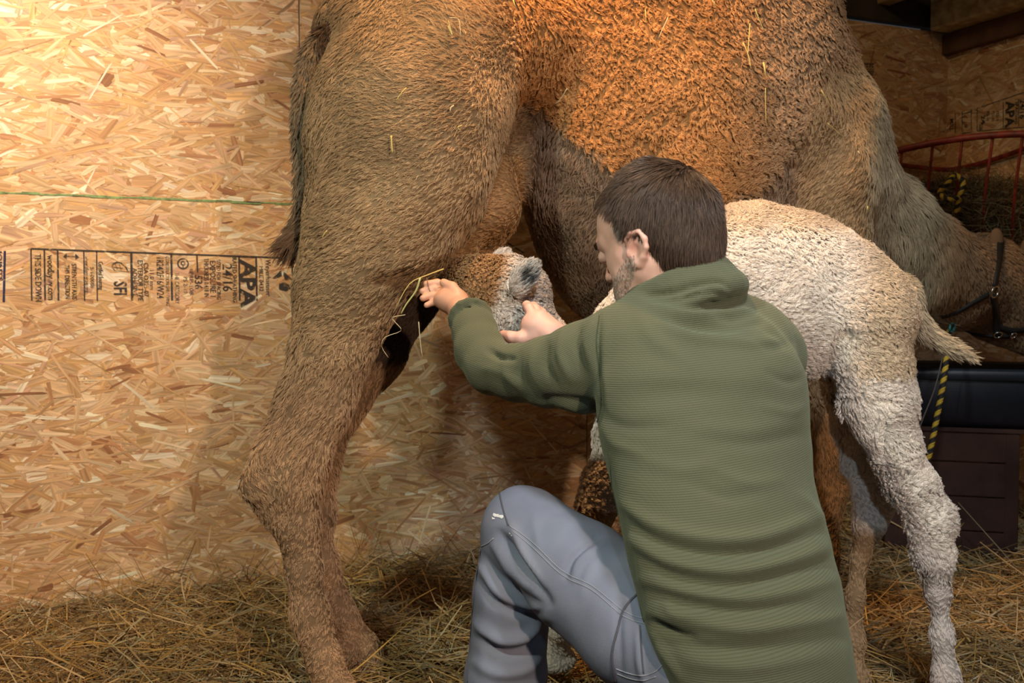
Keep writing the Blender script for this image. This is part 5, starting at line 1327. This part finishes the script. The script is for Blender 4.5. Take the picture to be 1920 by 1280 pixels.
# ---- single stalks caught in the coats
def stalk(pts, r, col, label, bvh, off=.022, K=5, free=None):
    out = []
    for q in spline(pts, 3):
        hh, nn = cast(bvh, *q)
        if hh is None:
            hh = P(q[0], q[1], free) if free else None
            if hh is None: continue
            out.append(hh); continue
        nn = nn if nn @ (hh - np.array([0, 0, CAMZ])) < 0 else -nn
        out.append(hh + nn * off)
    if len(out) < 2: return
    out = np.array(out); V, F, T = tube(out, np.linspace(r, r * .6, len(out)), 5)
    m = STM.setdefault(col, simple('straw_stalk_' + str(len(STM)), col, .5))
    o = mesh_np('straw_stalk', V, [F, T], m); tag(o, label, 'straw', 'loose stalks caught in the coats')
STM = {}
YL = (.66, .50, .16); PL = (.62, .50, .30); BR = (.22, .13, .07); GR = (.46, .46, .18)
for pts, r, c, lb in [
    ([(735, 257), (736, 272), (738, 288)], .0022, YL, 'short yellow straw upright on the middle of the camel thigh'),
    ([(762, 170), (752, 181), (745, 192)], .0016, YL, 'yellow straw slanting on the upper camel thigh'),
    ([(842, 199), (836, 205), (835, 212)], .0016, PL, 'tiny pale straw right of the upper thigh'),
    ([(856, 237), (848, 241), (853, 246)], .0012, YL, 'tiny bent straw below the pale one on the thigh'),
    ([(622, 434), (617, 441), (614, 446)], .0018, YL, 'small yellow straw low on the rear edge of the thigh'),
    ([(838, 44), (855, 47), (856, 78)], .0010, PL, 'thin bent pale straw on the croup'),
    ([(836, 60), (842, 76), (836, 50)], .0010, GR, 'thin greenish straw crossing on the croup'),
    ([(1060, 159), (1052, 175), (1042, 187)], .0014, PL, 'pale straw in the wool above the flank'),
    ([(952, 8), (956, 22)], .0014, YL, 'yellow straw at the top edge beside the hump wool'),
    ([(1209, 22), (1211, 48)], .0013, YL, 'short yellow straw on the upper back left of the fork'),
    ([(1249, 38), (1240, 60), (1234, 76)], .0014, PL, 'slanting pale straw on the upper back'),
    ([(1145, 52), (1130, 72), (1115, 84), (1098, 88)], .0012, BR, 'curved brown straw lying on the orange wool'),
    ([(1327, 0), (1334, 20)], .0014, YL, 'yellow straw at the top frame edge of the back'),
    ([(1407, 22), (1415, 42), (1424, 62)], .0013, GR, 'greenish straw below the top of the shoulder'),
    ([(1398, 50), (1394, 85), (1392, 108)], .0016, YL, 'long yellow straw standing in the shoulder wool'),
    ([(1384, 85), (1393, 108), (1398, 132)], .0018, YL, 'yellow straw leaning against the long shoulder one'),
    ([(1422, 122), (1427, 146)], .0024, YL, 'thick short yellow straw right of the forked pair'),
    ([(1395, 134), (1420, 152), (1450, 180)], .0015, BR, 'dark twig across the shoulder wool'),
    ([(1427, 165), (1426, 200), (1428, 238)], .0010, YL, 'fine long straw hanging down the shoulder'),
    ([(1528, 170), (1546, 198), (1562, 215)], .0012, YL, 'straw on the front edge of the chest'),
    ([(1540, 230), (1556, 243), (1570, 255)], .0012, YL, 'lower straw on the front edge of the chest'),
    ([(1600, 286), (1605, 293)], .0018, PL, 'tiny pale straw beside the neck ruff'),
    ([(1617, 384), (1616, 394)], .0020, YL, 'tiny bright straw between chest and neck ruff'),
    ([(1612, 560), (1625, 572), (1638, 590)], .0009, BR, 'thin brown stem on the calf rump')]:
    stalk(pts, r, c, lb, cb_ if 'calf' not in lb else kb_, off=.020)
for pts, r, c, lb in [
    ([(832, 504), (800, 516), (768, 532), (742, 576)], .0015, YL, 'long yellow straw hanging off the stifle'),
    ([(788, 520), (780, 545), (762, 570), (752, 588)], .0024, GR, 'thick greenish straw hanging behind the stifle'),
    ([(760, 590), (736, 595), (742, 605), (752, 620), (722, 632), (716, 650), (728, 670)], .0010, PL, 'curly pale stem dangling below the stifle'),
    ([(800, 520), (806, 545), (822, 556), (832, 550)], .0009, BR, 'looped brown stem beside the reaching hand'),
    ([(785, 603), (788, 640), (792, 670)], .0012, PL, 'straight pale straw hanging by itself in front of the wall')]:
    stalk(pts, r, c, lb, bvh_of(np.zeros((3, 3)), np.array([[0, 1, 2]])), free=2.12)
